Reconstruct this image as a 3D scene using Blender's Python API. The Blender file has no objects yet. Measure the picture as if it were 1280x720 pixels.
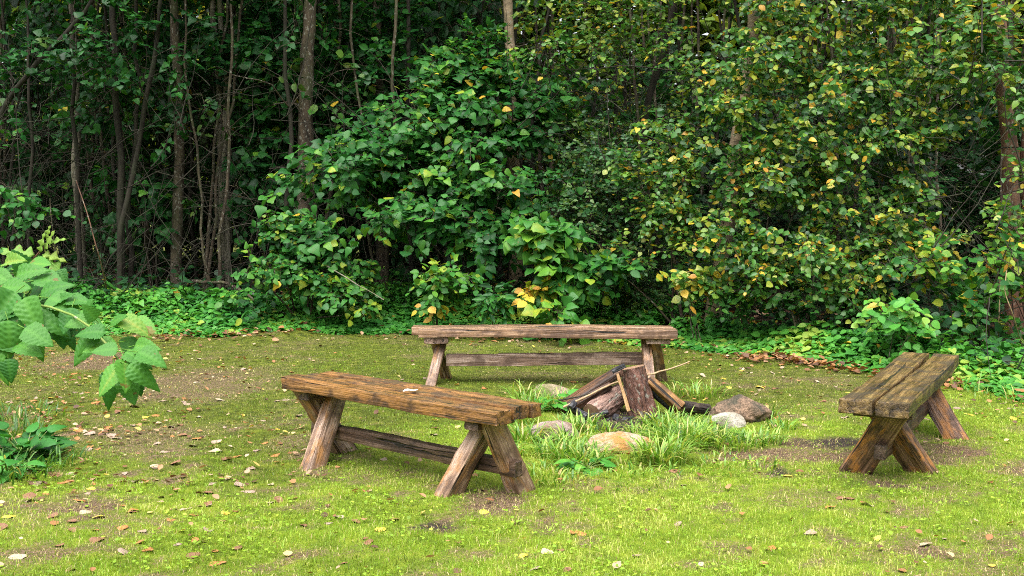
import bpy, math
import numpy as np
from mathutils import Matrix, Vector
rng = np.random.default_rng(11)
R = math.radians
S = bpy.context.scene
COL = S.collection
pi = math.pi

# ------------------------------------------------------------------ camera model (used to lay things out at real distances)
F, PITCH, EYE = 1400.0, 0.073, 1.5
cp, sp = math.cos(PITCH), math.sin(PITCH)

def W(px, py, d):
    """world point seen at photo position (px, py) standing d metres away (world y = d)"""
    cx, cy = (px - 640) / F, -(py - 360) / F
    t = d / (cp + cy * sp)
    return np.array([t * cx, d, EYE + t * (-sp + cy * cp)])

def gnd(px, py):
    cx, cy = (px - 640) / F, -(py - 360) / F
    dz = -sp + cy * cp
    t = -EYE / dz
    return np.array([t * cx, t * (cp + cy * sp)])

# ------------------------------------------------------------------ noise
_T = np.random.default_rng(3).random((256, 256))
def vnoise(x, y, s=1.0, o=0):
    x = np.asarray(x, float) * s + 37.3 * o + 1000; y = np.asarray(y, float) * s + 91.7 * o + 1000
    xi, yi = np.floor(x).astype(int), np.floor(y).astype(int)
    fx, fy = x - xi, y - yi
    fx = fx * fx * (3 - 2 * fx); fy = fy * fy * (3 - 2 * fy)
    g = lambda a, b: _T[a & 255, b & 255]
    return (g(xi, yi) * (1 - fx) + g(xi + 1, yi) * fx) * (1 - fy) + (g(xi, yi + 1) * (1 - fx) + g(xi + 1, yi + 1) * fx) * fy
def fbm(x, y, s=1.0, o=0, n=4):
    t = 0; a = 0.5; tot = 0
    for i in range(n):
        t = t + a * vnoise(x, y, s * 2 ** i, o + i); tot += a; a *= .55
    return t / tot
def sstep(a, b, x):
    t = np.clip((np.asarray(x, float) - a) / (b - a), 0, 1); return t * t * (3 - 2 * t)
def nrm(v):
    return v / np.maximum(np.linalg.norm(v, axis=-1, keepdims=True), 1e-9)

# ------------------------------------------------------------------ ground shape
_ep = np.array([gnd(*p) for p in ((190, 424), (400, 420), (510, 416), (680, 424), (850, 432), (1000, 453), (1100, 466), (1200, 482), (1280, 505))])
_ex = np.concatenate([[-12], _ep[:, 0], [9]]); _ey = np.concatenate([[12.6], _ep[:, 1] - np.array([0, 0, .25, .3, .2, 0, 0, 0, 0]), [7.2]])
def edge_y(x):
    return np.interp(x, _ex, _ey)
def gz(x, y):
    x = np.asarray(x, float); y = np.asarray(y, float)
    z = (fbm(x, y, .9, 5, 3) - .5) * .06 + (fbm(x, y, 6, 9, 3) - .5) * .022
    z = z + .05 * np.clip(y - 11.5, 0, 9) * sstep(11, 14, y)
    return z
def P3(xy, dz=0.0):
    return np.array([xy[0], xy[1], float(gz(xy[0], xy[1])) + dz])

# ------------------------------------------------------------------ mesh helpers
def mesh_obj(name, V, Fc, mats, parent=None, mi=None, attrs=None, smooth=True, sharp=None):
    V = np.ascontiguousarray(V, dtype=np.float32); Fc = np.asarray(Fc, dtype=np.int32)
    me = bpy.data.meshes.new(name)
    n, k = Fc.shape
    me.vertices.add(len(V)); me.vertices.foreach_set('co', V.ravel())
    me.loops.add(n * k); me.loops.foreach_set('vertex_index', Fc.ravel())
    me.polygons.add(n); me.polygons.foreach_set('loop_start', np.arange(n, dtype=np.int32) * k)
    if smooth: me.polygons.foreach_set('use_smooth', np.ones(n, dtype=bool))
    for m in (mats if isinstance(mats, (list, tuple)) else [mats]): me.materials.append(m)
    if mi is not None: me.polygons.foreach_set('material_index', np.asarray(mi, dtype=np.int32))
    for an, av in (attrs or {}).items():
        a = me.attributes.new(an, 'FLOAT', 'POINT'); a.data.foreach_set('value', np.ascontiguousarray(av, dtype=np.float32).ravel())
    me.update(calc_edges=True); me.validate()
    if sharp: me.set_sharp_from_angle(angle=R(sharp))
    o = bpy.data.objects.new(name, me); COL.objects.link(o)
    if parent: o.parent = parent
    return o

def tag(o, label, cat, group=None):
    o['label'] = label; o['category'] = cat
    if group: o['group'] = group
    return o
def thing(name, label, cat, loc=(0, 0, 0), rz=0, group=None):
    o = bpy.data.objects.new(name, None); COL.objects.link(o); o.empty_display_size = .2
    o.location = loc; o.rotation_euler = (0, 0, rz)
    return tag(o, label, cat, group)
def copy_tree(o, parent=None):
    c = o.copy(); COL.objects.link(c); c.parent = parent
    for ch in o.children: copy_tree(ch, c)
    return c

class Geo:
    """collects polygons of one size with per-vertex attributes"""
    def __init__(s): s.V = []; s.F = []; s.A = []; s.n = 0
    def add(s, V, Fc, a=None):
        s.V.append(V); s.F.append(Fc + s.n); s.n += len(V)
        s.A.append(np.zeros(len(V)) if a is None else np.broadcast_to(a, (len(V),)))
    def obj(s, name, mat, parent=None, attr='tone', **k):
        if not s.V: return None
        return mesh_obj(name, np.concatenate(s.V), np.concatenate(s.F), mat, parent, attrs={attr: np.concatenate(s.A)}, **k)

def tubes(P, Rad, sides=4):
    """P (M,n,3), Rad (M,n) -> verts, quads"""
    P = np.asarray(P, float); Rad = np.asarray(Rad, float)
    M, n, _ = P.shape
    T = np.empty_like(P); T[:, 1:-1] = P[:, 2:] - P[:, :-2]; T[:, 0] = P[:, 1] - P[:, 0]; T[:, -1] = P[:, -1] - P[:, -2]
    T = nrm(T)
    ref = np.where(np.abs(T[:, :1, 2:3]) > .8, np.array([1., 0, 0]), np.array([0, 0, 1.]))
    B = nrm(np.cross(T, np.broadcast_to(ref, T.shape))); N = np.cross(B, T)
    a = np.arange(sides) * 2 * pi / sides
    V = P[:, :, None, :] + Rad[:, :, None, None] * (np.cos(a)[:, None] * B[:, :, None, :] + np.sin(a)[:, None] * N[:, :, None, :])
    i = np.arange(n - 1)[:, None]; j = np.arange(sides)[None]
    q = np.stack([i * sides + j, i * sides + (j + 1) % sides, (i + 1) * sides + (j + 1) % sides, (i + 1) * sides + j], -1).reshape(-1, 4)
    Q = (q[None] + (np.arange(M) * n * sides)[:, None, None]).reshape(-1, 4)
    return V.reshape(-1, 3), Q

# leaf templates: length along +x (0..1), width along y, upper face +z
def tmpl_simple(w=.36, fold=.10):
    V = np.array([[0, 0, 0], [.32, w, fold], [.68, w * .72, fold * .7 - .02], [1, 0, -.08], [.68, -w * .72, fold * .7 - .02], [.32, -w, fold]])
    return V, np.array([[0, 2, 1], [0, 3, 2], [0, 4, 3], [0, 5, 4]])
def tmpl_round(w=.44, droop=.22, fold=.08):
    us = np.array([.0, .12, .38, .66, .88, 1.0]); ws = np.array([.0, .62, 1, .86, .36, 0]) * w
    mid = [(u, 0, -droop * u * u) for u in us]
    V = list(mid); L = []; Rr = []
    for u, ww in zip(us[1:-1], ws[1:-1]):
        L.append(len(V)); V.append((u - .03, ww, fold * ww / w - droop * u * u - .03 * (ww / w)))
        Rr.append(len(V)); V.append((u - .03, -ww, fold * ww / w - droop * u * u - .03 * (ww / w)))
    t = []
    for side, s in ((L, 1), (Rr, -1)):
        prev = None
        ch = side
        tri = [(0, 1, ch[0])] + sum([[(k + 1, k + 2, ch[k + 1]), (k + 1, ch[k + 1], ch[k])] for k in range(3)], []) + [(4, 5, ch[3])]
        t += [x if s > 0 else (x[0], x[2], x[1]) for x in tri]
    return np.array(V, float), np.array(t)
def tmpl_serrate(w=.36, n=26, teeth=11, droop=.28, fold=.16, pleat=.018, lobes=0, vs=(-1, -.62, -.3, 0, .3, .62, 1), rnd=.72, jit=0.0, vein=0.0):
    V = []; TO = []; vs = np.array(vs); jr = np.random.default_rng(int(w * 1000 + n))
    for i in range(n + 1):
        u = i / n
        ww = w * (math.sin(pi * min(1, u ** rnd)) ** .85 if 0 < u < 1 else 0)
        if lobes: ww *= .62 + .38 * math.cos(2 * pi * lobes * u + 2.6)
        tooth = 1 + jit * jr.normal() + (.16 if vein else .10) * (((u * teeth) % 1.0) - .5) * (1 if 0 < i < n else 0)
        for v in vs:
            av = abs(v)
            x = u - .10 * av * (1 - u) * math.sin(pi * u) + .02 * av
            y = v * ww * (tooth if av == 1 else 1)
            z = fold * av * ww / w * .5 + pleat * math.sin(2 * pi * (7 * u - 1.6 * av)) * min(1, ww / w * 2) * (av > .01) - droop * u * u - .05 * av * av
            V.append((x, y, z)); TO.append((.10 * (av == 0) + .07 * max(0, math.sin(2 * pi * (7 * u - 1.6 * av))) ** 3 - .02) * vein)
    t = []; m = len(vs)
    for i in range(n):
        for j in range(m - 1):
            a, b, c, d = i * m + j, (i + 1) * m + j, (i + 1) * m + j + 1, i * m + j + 1
            t += [(a, b, c), (a, c, d)]
    return (np.array(V, float), np.array(t), np.array(TO)) if vein else (np.array(V, float), np.array(t))

def place_leaves(geo, tm, pos, dirv, nor, size, tone, wvar=.15):
    n = len(pos)
    if n == 0: return
    if isinstance(tm, list):          # several leaf shapes mixed
        pick = rng.integers(len(tm), size=n); size = np.broadcast_to(np.asarray(size, float), (n,)); nor = np.broadcast_to(nor, (n, 3))
        for q, t_ in enumerate(tm):
            m_ = pick == q; place_leaves(geo, t_, pos[m_], dirv[m_], nor[m_], size[m_], tone[m_], wvar)
        return
    TV, TF = tm[:2]
    X = nrm(dirv); Z = nor - (nor * X).sum(-1, keepdims=True) * X; Z = nrm(Z); Y = np.cross(Z, X)
    size = np.broadcast_to(np.asarray(size, float), (n,))
    wv = 1 + rng.uniform(-wvar, wvar, n); cv = rng.uniform(.4, 1.7, n)
    V = pos[:, None, :] + size[:, None, None] * (TV[None, :, 0:1] * X[:, None] + TV[None, :, 1:2] * wv[:, None, None] * Y[:, None] + TV[None, :, 2:3] * cv[:, None, None] * Z[:, None])
    Fc = TF[None] + (np.arange(n) * len(TV))[:, None, None]
    tv = np.repeat(tone, len(TV))
    if len(tm) > 2: tv = tv + np.tile(tm[2], n)
    geo.add(V.reshape(-1, 3), Fc.reshape(-1, 3), tv)

# ------------------------------------------------------------------ materials
class NT:
    def __init__(s, name):
        s.m = bpy.data.materials.new(name); s.m.use_nodes = True; s.t = s.m.node_tree
        s.t.nodes.clear(); s.out = s.n('ShaderNodeOutputMaterial')
    def n(s, typ, ins=None, **kw):
        x = s.t.nodes.new(typ)
        for k, v in kw.items(): setattr(x, k, v)
        for k, v in (ins or {}).items(): s.set(x, k, v)
        return x
    def set(s, x, k, v):
        i = x.inputs[k]
        if isinstance(v, bpy.types.NodeSocket): s.t.links.new(v, i)
        elif isinstance(v, tuple) and len(v) == 3 and i.type == 'RGBA': i.default_value = (*v, 1)
        else: i.default_value = v
    def ramp(s, fac, stops, interp='LINEAR'):
        r = s.n('ShaderNodeValToRGB', {'Fac': fac}); cr = r.color_ramp; cr.interpolation = interp
        while len(cr.elements) < len(stops): cr.elements.new(.5)
        for e, (p, c) in zip(cr.elements, stops):
            e.position = p; e.color = (*c, 1) if isinstance(c, tuple) else (c, c, c, 1)
        return r.outputs['Color']
    def noise(s, vec, scale, detail=4, rough=.6, dist=0.0):
        x = s.n('ShaderNodeTexNoise', {'Scale': scale, 'Detail': detail, 'Roughness': rough, 'Distortion': dist})
        if vec is not None: s.set(x, 'Vector', vec)
        return x.outputs['Fac']
    def mix(s, fac, a, b, mode='MIX'):
        x = s.n('ShaderNodeMix', data_type='RGBA', blend_type=mode)
        s.set(x, 0, fac); s.set(x, 6, a); s.set(x, 7, b); return x.outputs[2]
    def math(s, op, a, b=0.0, c=None):
        x = s.n('ShaderNodeMath', operation=op); s.set(x, 0, a); s.set(x, 1, b)
        if c is not None: s.set(x, 2, c)
        return x.outputs[0]
    def attr(s, name): return s.n('ShaderNodeAttribute', attribute_name=name).outputs['Fac']
    def mapped(s, coord='Object', scale=(1, 1, 1), rand=False):
        tc = s.n('ShaderNodeTexCoord').outputs[coord]
        mp = s.n('ShaderNodeMapping', {'Vector': tc, 'Scale': scale})
        if rand:
            oi = s.n('ShaderNodeObjectInfo').outputs['Random']
            v = s.n('ShaderNodeCombineXYZ', {'X': s.math('MULTIPLY', oi, 37.0), 'Y': s.math('MULTIPLY', oi, 91.0), 'Z': s.math('MULTIPLY', oi, 53.0)})
            s.set(mp, 'Location', v.outputs[0])
        return mp.outputs[0]
    def bump(s, h, strength=.5, dist=.02, normal=None):
        x = s.n('ShaderNodeBump', {'Height': h, 'Strength': strength, 'Distance': dist})
        if normal is not None: s.set(x, 'Normal', normal)
        return x.outputs[0]
    def surf(s, color, rough=.7, normal=None, spec=.4, trans=None, tcol=None):
        b = s.n('ShaderNodeBsdfPrincipled', {'Base Color': color, 'Roughness': rough, 'Specular IOR Level': spec})
        if normal is not None: s.set(b, 'Normal', normal)
        o = b.outputs[0]
        if trans:
            tr = s.n('ShaderNodeBsdfTranslucent', {'Color': tcol if tcol is not None else color})
            o = s.n('ShaderNodeMixShader', {0: trans, 1: o, 2: tr.outputs[0]}).outputs[0]
        s.t.links.new(o, s.out.inputs[0]); return s.m

def leaf_mat(name, stops, rough=.38, spec=.5, trans=.28, spots=0):
    k = NT(name)
    t = k.attr('tone')
    nz = k.noise(k.mapped('Object'), 22.0, 2)
    c = k.ramp(k.math('ADD', t, k.math('MULTIPLY', k.math('SUBTRACT', nz, .5), .10)), stops)
    if spots: c = k.mix(k.ramp(k.noise(k.mapped('Object'), spots, 3, .6), [(.66, 0.0), (.70, .75)]), c, (.16, .085, .025))
    tc = k.mix(1.0, c, (1.35, 1.25, .55), 'MULTIPLY')
    return k.surf(c, rough, None, spec, trans, tc)

Y1, Y2, Y3 = (.44, .36, .03), (.46, .27, .03), (.27, .11, .025)
M_hazel = leaf_mat('hazel_leaves', [(0, (.008, .036, .010)), (.35, (.014, .085, .016)), (.6, (.034, .150, .020)), (.74, (.10, .24, .02)), (.84, Y1), (.93, Y2), (1, Y3)], .45, .24, .28, 30.0)
M_birch = leaf_mat('birch_leaves', [(0, (.010, .042, .010)), (.35, (.022, .095, .016)), (.6, (.060, .175, .024)), (.74, (.15, .25, .03)), (.84, Y1), (.93, Y2), (1, Y3)], .40, .34, .28, 40.0)
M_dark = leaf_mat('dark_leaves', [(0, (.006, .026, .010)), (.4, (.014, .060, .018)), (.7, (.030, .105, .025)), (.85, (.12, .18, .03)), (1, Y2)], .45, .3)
M_far = leaf_mat('far_leaves', [(0, (.05, .10, .02)), (.5, (.12, .20, .03)), (.75, (.26, .28, .04)), (.9, (.42, .30, .05)), (1, Y2)], .6, .3, .4)
M_cover = leaf_mat('cover_leaves', [(0, (.014, .07, .014)), (.4, (.032, .16, .022)), (.7, (.08, .28, .035)), (.85, (.28, .34, .05)), (1, Y2)], .45, .25)
M_rasp = leaf_mat('cane_leaves', [(0, (.014, .062, .014)), (.4, (.034, .140, .022)), (.7, (.085, .25, .032)), (.85, (.22, .30, .05)), (1, Y1)], .5, .22, .32, 34.0)
M_canopy = M_hazel

def bark(name, c1, c2, c3, sc=(1, 1, .18), freq=18.0, bump=.6, rough=.85, bd=.02):
    k = NT(name)
    v = k.mapped('Object', sc)
    n1 = k.noise(v, freq, 5, .65); n2 = k.noise(k.mapped('Object'), 3.0, 3)
    c = k.mix(k.ramp(n1, [(.35, 0.0), (.65, 1.0)]), c1, c2)
    c = k.mix(k.ramp(n2, [(.45, 0.0), (.7, .8)]), c, c3)
    c = k.mix(k.ramp(k.noise(k.mapped('Object', (1, 1, .6)), 34.0, 2, .5), [(.60, 0.0), (.66, .7)]), c, (.24, .235, .19) if c2[0] > .06 else c3)
    return k.surf(c, rough, k.bump(n1, bump, bd), .25 if rough > .6 else .5)
M_bk_brown = bark('brown_bark', (.024, .017, .012), (.090, .066, .043), (.06, .07, .03))
M_bk_pale = bark('pale_bark', (.07, .06, .045), (.22, .19, .145), (.12, .125, .06))
M_bk_tan = bark('tan_bark', (.10, .075, .045), (.30, .225, .14), (.17, .14, .08), (1, 1, 1.5), 7)
M_bk_red = bark('reddish_bark', (.05, .026, .018), (.19, .095, .06), (.22, .13, .085))
M_bk_dark = bark('dark_bark', (.010, .008, .006), (.036, .029, .021), (.03, .035, .018))
M_twig = bark('twig_bark', (.03, .022, .016), (.085, .062, .042), (.05, .045, .025))
M_gstem = bark('green_stem', (.09, .16, .03), (.16, .24, .05), (.14, .16, .05))

def wood(name, base, dark, pale, moss=.0, worn=None, grain=22.0):
    """old weathered timber: streaks along local x, cracks, moss in patches on faces that look up"""
    k = NT(name)
    g1 = k.noise(k.mapped('Object', (1.6, 34.0, 34.0), True), 1.0, 5, .65, .5)
    g2 = k.noise(k.mapped('Object', (4.0, 120.0, 120.0), True), 1.0, 4, .7)
    g = k.math('ADD', k.math('MULTIPLY', g1, .65), k.math('MULTIPLY', g2, .35))
    cr = k.noise(k.mapped('Object', (.9, 26.0, 26.0), True), 1.0, 2, .5, .8)
    bl = k.noise(k.mapped('Object', (1, 1, 1), True), 7.0, 5, .65)
    c = k.ramp(g, [(.40, dark), (.5, base), (.60, pale)])
    c = k.mix(k.ramp(bl, [(.48, 0.0), (.60, .75)]), c, dark)
    if worn: c = k.mix(k.ramp(k.noise(k.mapped('Object', (1.5, 4, 4), True), 4.0, 4), [(.50, 0.0), (.64, .85)]), c, worn)
    crm = k.ramp(cr, [(.325, 1.0), (.36, 0.0)])
    c = k.mix(crm, c, (.010, .007, .005))
    if moss:
        up = k.n('ShaderNodeSeparateXYZ', {0: k.n('ShaderNodeNewGeometry').outputs['Normal']}).outputs[2]
        mm = k.math('MULTIPLY', k.ramp(up, [(.5, 0.0), (.9, 1.0)]), k.ramp(k.noise(k.mapped('Object', (1.3, 3.5, 3.5), True), 5.0, 5, .7), [(.36, 0.0), (.62, moss)]))
        c = k.mix(mm, c, (.050, .044, .011))
    h = k.math('SUBTRACT', g, k.math('MULTIPLY', crm, .9))
    return k.surf(c, k.ramp(bl, [(.35, .26), (.65, .62)]), k.bump(h, 1.0, .014), .45)
M_seat_a = wood('amber_timber', (.165, .076, .022), (.034, .017, .008), (.30, .155, .052), .55, (.28, .13, .034))
M_seat_b = wood('rosy_timber', (.25, .142, .082), (.07, .037, .022), (.39, .25, .158), .4)
M_seat_c = wood('mossy_timber', (.125, .074, .024), (.022, .013, .006), (.25, .165, .062), .45)
M_leg_a = wood('weathered_leg_timber', (.25, .152, .097), (.080, .044, .026), (.44, .315, .235), 0, (.34, .16, .048))
M_leg_b = wood('wet_leg_timber', (.150, .078, .048), (.034, .018, .011), (.32, .19, .13), 0, (.40, .165, .036))
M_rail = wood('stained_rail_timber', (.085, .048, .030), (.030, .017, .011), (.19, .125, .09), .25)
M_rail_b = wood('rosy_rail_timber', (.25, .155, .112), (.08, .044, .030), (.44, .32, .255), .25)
M_split = wood('split_firewood', (.20, .095, .028), (.055, .026, .010), (.34, .19, .065))
M_slat = wood('pale_slat_wood', (.30, .17, .068), (.13, .068, .025), (.42, .28, .13))
M_slab = wood('dark_slab_wood', (.060, .028, .014), (.018, .010, .007), (.17, .078, .030))

def simple(name, c1, c2, sc=12.0, rough=.8, bump=.4, spec=.3, c3=None, sc3=3.0, bd=.01):
    k = NT(name); v = k.mapped('Object', (1, 1, 1), True)
    n = k.noise(v, sc, 6, .65)
    c = k.ramp(n, [(.3, c1), (.7, c2)])
    if c3: c = k.mix(k.ramp(k.noise(v, sc3, 4), [(.45, 0.0), (.62, 1.0)]), c, c3)
    return k.surf(c, rough, k.bump(n, bump, bd), spec)
M_log = bark('log_bark', (.022, .010, .008), (.22, .100, .066), (.10, .045, .035), (1, 1, .30), 42, 1.0, .45, .035)
M_log_pale = bark('pinkish_log_bark', (.060, .032, .025), (.32, .195, .150), (.15, .080, .060), (1, 1, .30), 36, 1.0, .5, .03)
M_logend = simple('log_cut_end', (.14, .08, .045), (.27, .17, .10), 18, .7, .4)
M_char = simple('charred_wood', (.006, .006, .008), (.030, .030, .036), 30, .45, .8, .5)
M_charbark = simple('charred_bark', (.008, .007, .006), (.075, .052, .038), 30, .8, 1.0, .25, (.016, .013, .012), 8)
M_st1 = simple('speckled_stone', (.09, .065, .055), (.42, .34, .29), 60, .8, 1.0, .3, (.18, .11, .07), 9, .02)
M_st2 = simple('ochre_stone', (.20, .14, .085), (.42, .33, .24), 44, .75, .8, .3, (.28, .14, .035), 8, .02)
M_st3 = simple('dull_stone', (.10, .07, .045), (.34, .26, .18), 44, .85, .9, .3, (.10, .11, .035), 6)
M_st4 = simple('white_stone', (.22, .20, .155), (.44, .41, .35), 44, .75, .8, .3, (.23, .20, .15), 9, .02)
M_st5 = simple('brown_stone', (.065, .042, .027), (.30, .195, .125), 44, .75, 1.0, .35, (.055, .048, .030), 8, .025)

# ------------------------------------------------------------------ world, light, camera
w = bpy.data.worlds.new('World'); S.world = w; w.use_nodes = True
nt = w.node_tree; bg = nt.nodes['Background']
SUN_EL, SUN_ROT = R(68), R(205)
sky = nt.nodes.new('ShaderNodeTexSky'); sky.sky_type = 'NISHITA'; sky.sun_disc = False
sky.sun_elevation = SUN_EL; sky.sun_rotation = SUN_ROT; sky.dust_density = 6; sky.air_density = 1.0; sky.ozone_density = 1.0
hs = nt.nodes.new('ShaderNodeHueSaturation'); hs.inputs['Saturation'].default_value = .35
nt.links.new(sky.outputs[0], hs.inputs['Color']); nt.links.new(hs.outputs[0], bg.inputs['Color']); bg.inputs['Strength'].default_value = .15
sd = bpy.data.lights.new('sun', 'SUN'); sd.energy = 1.5; sd.angle = R(75); sd.color = (1, .975, .93)
so = bpy.data.objects.new('sun', sd); COL.objects.link(so)
# direction towards the sun: rotation 0 = +Y, clockwise seen from above
sdir = Vector((math.sin(SUN_ROT) * math.cos(SUN_EL), math.cos(SUN_ROT) * math.cos(SUN_EL), math.sin(SUN_EL)))
so.rotation_euler = sdir.to_track_quat('Z', 'Y').to_euler(); so.location = (0, -3, 12)
cd = bpy.data.cameras.new('camera'); cam = bpy.data.objects.new('camera', cd); COL.objects.link(cam); S.camera = cam
cd.sensor_width = 36; cd.lens = 36 * F / 1280; cd.clip_end = 2000; cd.clip_start = .05
cam.location = (0, 0, EYE); cam.rotation_euler = (pi / 2 - PITCH, 0, 0)
S.view_settings.view_transform = 'Standard'; S.view_settings.look = 'None'; S.view_settings.gamma = 1; S.view_settings.use_curve_mapping = False
S.view_settings.exposure = 1.62
S.cycles.max_bounces = 6; S.cycles.diffuse_bounces = 3; S.cycles.glossy_bounces = 2; S.cycles.transmission_bounces = 4
S.cycles.use_denoising = False; S.cycles.filter_width = 1.0

# ------------------------------------------------------------------ ground
PATCH = [(1060, 553, 60, 9, .95), (535, 659, 45, 6, .8), (980, 598, 22, 9, .8), (740, 610, 60, 10, .5), (920, 685, 35, 16, .55), (1000, 625, 90, 16, .45),
         (250, 480, 120, 30, .60), (180, 545, 120, 28, .52), (320, 620, 60, 14, .30), (980, 520, 60, 10, .5), (500, 590, 90, 22, .30), (700, 470, 140, 12, .40),
         (1150, 690, 120, 18, .42), (1240, 680, 40, 22, .5), (560, 700, 60, 10, .25), (380, 555, 60, 16, .5), (640, 590, 40, 12, .35), (1200, 560, 90, 16, .35), (120, 450, 90, 18, .65), (870, 705, 40, 6, .5), (1090, 600, 50, 12, .45), (772, 526, 62, 16, 1.0)]
_PW = []
for cx, cy, rx, ry, s in PATCH:
    c = gnd(cx, cy); d = c[1]; _PW.append((c[0], c[1], rx / F * d, ry * d * d / (F * EYE), s))
def bare(x, y):
    b = sstep(.46, .72, fbm(x, y, 1.3, 20, 5)) * .62 + sstep(.54, .72, fbm(x, y, 5.5, 27, 4)) * .5
    b = b * (1 - .55 * sstep(6.8, 8.6, y))
    wob = fbm(x, y, 5, 31, 4)
    for cx, cy, rx, ry, s in _PW:
        g = np.exp(-(((x - cx) / rx) ** 2 + ((y - cy) / ry) ** 2))
        b = np.maximum(b, s * sstep(.05, .95, g * (.35 + 1.3 * wob)))
    b = b + .10 * sstep(-.6, -.1, y - edge_y(x)) * fbm(x, y, 3, 12, 4)
    return np.clip(b, 0, 1)
def darksoil(x, y):
    b = 0 * x
    for (X0, Y0, rx, ry, s_) in [_PW[0], _PW[1], _PW[2], _PW[-1]]:
        b = np.maximum(b, np.exp(-(((x - X0) / (rx * 1.1)) ** 2 + ((y - Y0) / (ry * 1.3)) ** 2) ** 2))
    return b
def lush(x, y):
    """1 on the bright yellow-green turf close by, 0 on the olive moss further back"""
    return np.clip(sstep(8.6, 6.2, y + (fbm(x, y, .8, 40, 3) - .5) * 3.0 - .35 * x) + (fbm(x, y, 2.4, 44, 4) - .5) * .5, 0, 1)

def axis(lo, hi, st, far):
    a = np.arange(lo, hi + st / 2, st); g = st * np.cumsum(1.35 ** np.arange(1, 60)); g = g[g < far]
    return np.concatenate([(lo - g)[::-1], a, hi + g])
xs = axis(-9, 9, .07, 600); ys = axis(1.5, 15.5, .07, 700)
GX, GY = np.meshgrid(xs, ys); GZ = gz(GX, GY)
far = sstep(25, 60, np.hypot(GX, GY)); GZ = GZ * (1 - far) + .4 * far
nx, ny = len(xs), len(ys)
i = np.arange(ny - 1)[:, None]; j = np.arange(nx - 1)[None]
Q = np.stack([i * nx + j, i * nx + j + 1, (i + 1) * nx + j + 1, (i + 1) * nx + j], -1).reshape(-1, 4)
k = NT('mossy_lawn_ground')
v = k.mapped('Object')
n1 = k.noise(v, 60, 6, .7); n2 = k.noise(v, 9, 5, .65); n3 = k.noise(v, 240, 3, .6)
moss = k.ramp(n2, [(.3, (.042, .052, .007)), (.5, (.10, .130, .013)), (.7, (.18, .205, .020))])
turf = k.ramp(n2, [(.3, (.10, .16, .012)), (.55, (.20, .28, .020)), (.75, (.31, .37, .035))])
soil = k.ramp(n1, [(.30, (.040, .026, .016)), (.5, (.15, .095, .058)), (.68, (.32, .225, .15))])
soil = k.mix(k.attr('dark'), soil, k.ramp(n1, [(.3, (.016, .012, .012)), (.55, (.045, .033, .030)), (.75, (.12, .09, .075))]))
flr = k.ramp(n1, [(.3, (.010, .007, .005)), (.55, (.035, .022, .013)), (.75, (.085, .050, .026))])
mead = k.ramp(n2, [(.3, (.10, .15, .03)), (.7, (.26, .27, .07))])
c = k.mix(k.attr('lush'), moss, turf)
c = k.mix(k.ramp(k.math('ADD', k.attr('bare'), k.math('MULTIPLY', k.math('SUBTRACT', n1, .5), 1.5)), [(.22, 0.0), (.70, 1.0)]), c, soil)
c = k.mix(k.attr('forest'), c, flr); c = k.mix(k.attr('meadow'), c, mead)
c = k.mix(k.ramp(n3, [(.3, .35), (.6, 0.0)]), c, (.012, .014, .004))
mat_ground = k.surf(c, .9, k.bump(k.math('ADD', n1, n3), .8, .02), .15)
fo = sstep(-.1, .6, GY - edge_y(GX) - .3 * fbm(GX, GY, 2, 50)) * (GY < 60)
me_ = sstep(20.5, 22, GY + (fbm(GX, GY, .4, 52) - .5) * 2)
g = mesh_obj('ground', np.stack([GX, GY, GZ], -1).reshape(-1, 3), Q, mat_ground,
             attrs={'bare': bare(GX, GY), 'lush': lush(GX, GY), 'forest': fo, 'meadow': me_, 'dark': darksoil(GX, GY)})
g['kind'] = 'structure'

# ------------------------------------------------------------------ lawn blades
def blade_geo(x, y, h, wd, lean, tone, geo, zoff=-.004):
    n = len(x); a = rng.uniform(0, 2 * pi, n); b = rng.uniform(0, 2 * pi, n)
    o = np.stack([x, y, gz(x, y) + zoff], -1); s = np.stack([np.cos(a), np.sin(a), 0 * a], -1) * (wd / 2)[:, None]
    l = np.stack([np.cos(b), np.sin(b), 0 * b], -1) * (lean * h)[:, None]; up = np.zeros((n, 3)); up[:, 2] = h
    m = o + l * .28 + up * .58; t = o + l + up * (1 - .45 * np.minimum(lean, 1.2)[:, None])
    V = np.stack([o - s, o + s, m - s * .75, m + s * .75, t], 1).reshape(-1, 3)
    Fc = np.array([[0, 1, 3], [0, 3, 2], [2, 3, 4]])[None] + (np.arange(n) * 5)[:, None, None]
    geo.add(V, Fc.reshape(-1, 3), np.repeat(tone, 5))
def lawn_points(n, near=3.9, farr=13.2):
    y = near * (farr / near) ** rng.random(n); x = rng.uniform(-.62, .62, n) * y
    ok = y < edge_y(x) + .15
    return x[ok], y[ok]
M_grass = leaf_mat('grass_blades', [(0, (.045, .060, .006)), (.25, (.105, .155, .011)), (.5, (.195, .340, .022)), (.70, (.36, .49, .050)), (.85, (.52, .45, .19)), (1, (.40, .28, .18))], .5, .35, .35)
ge = Geo()
x, y = lawn_points(430000)
bb, ll = bare(x, y), lush(x, y)
keep = rng.random(len(x)) > np.clip(bb * 1.5, 0, .96)
x, y, bb, ll = x[keep], y[keep], bb[keep], ll[keep]
cl = fbm(x, y, 7, 60, 3)
h = (.010 + .018 * rng.random(len(x)) + .020 * ll * rng.random(len(x)) ** 2) * (.5 + 1.0 * cl)
tn = np.clip(.17 + .42 * ll + (cl - .5) * .6 + (fbm(x, y, 1.6, 65, 3) - .5) * .5 + rng.normal(0, .11, len(x)), 0, .76)
dry = rng.random(len(x)) < (.06 + .55 * bb); tn[dry] = rng.uniform(.78, 1, dry.sum())
blade_geo(x, y, h, .0015 + .00055 * y * rng.random(len(x)) ** 2, rng.uniform(.1, 1.0, len(x)), tn, ge)
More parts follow.
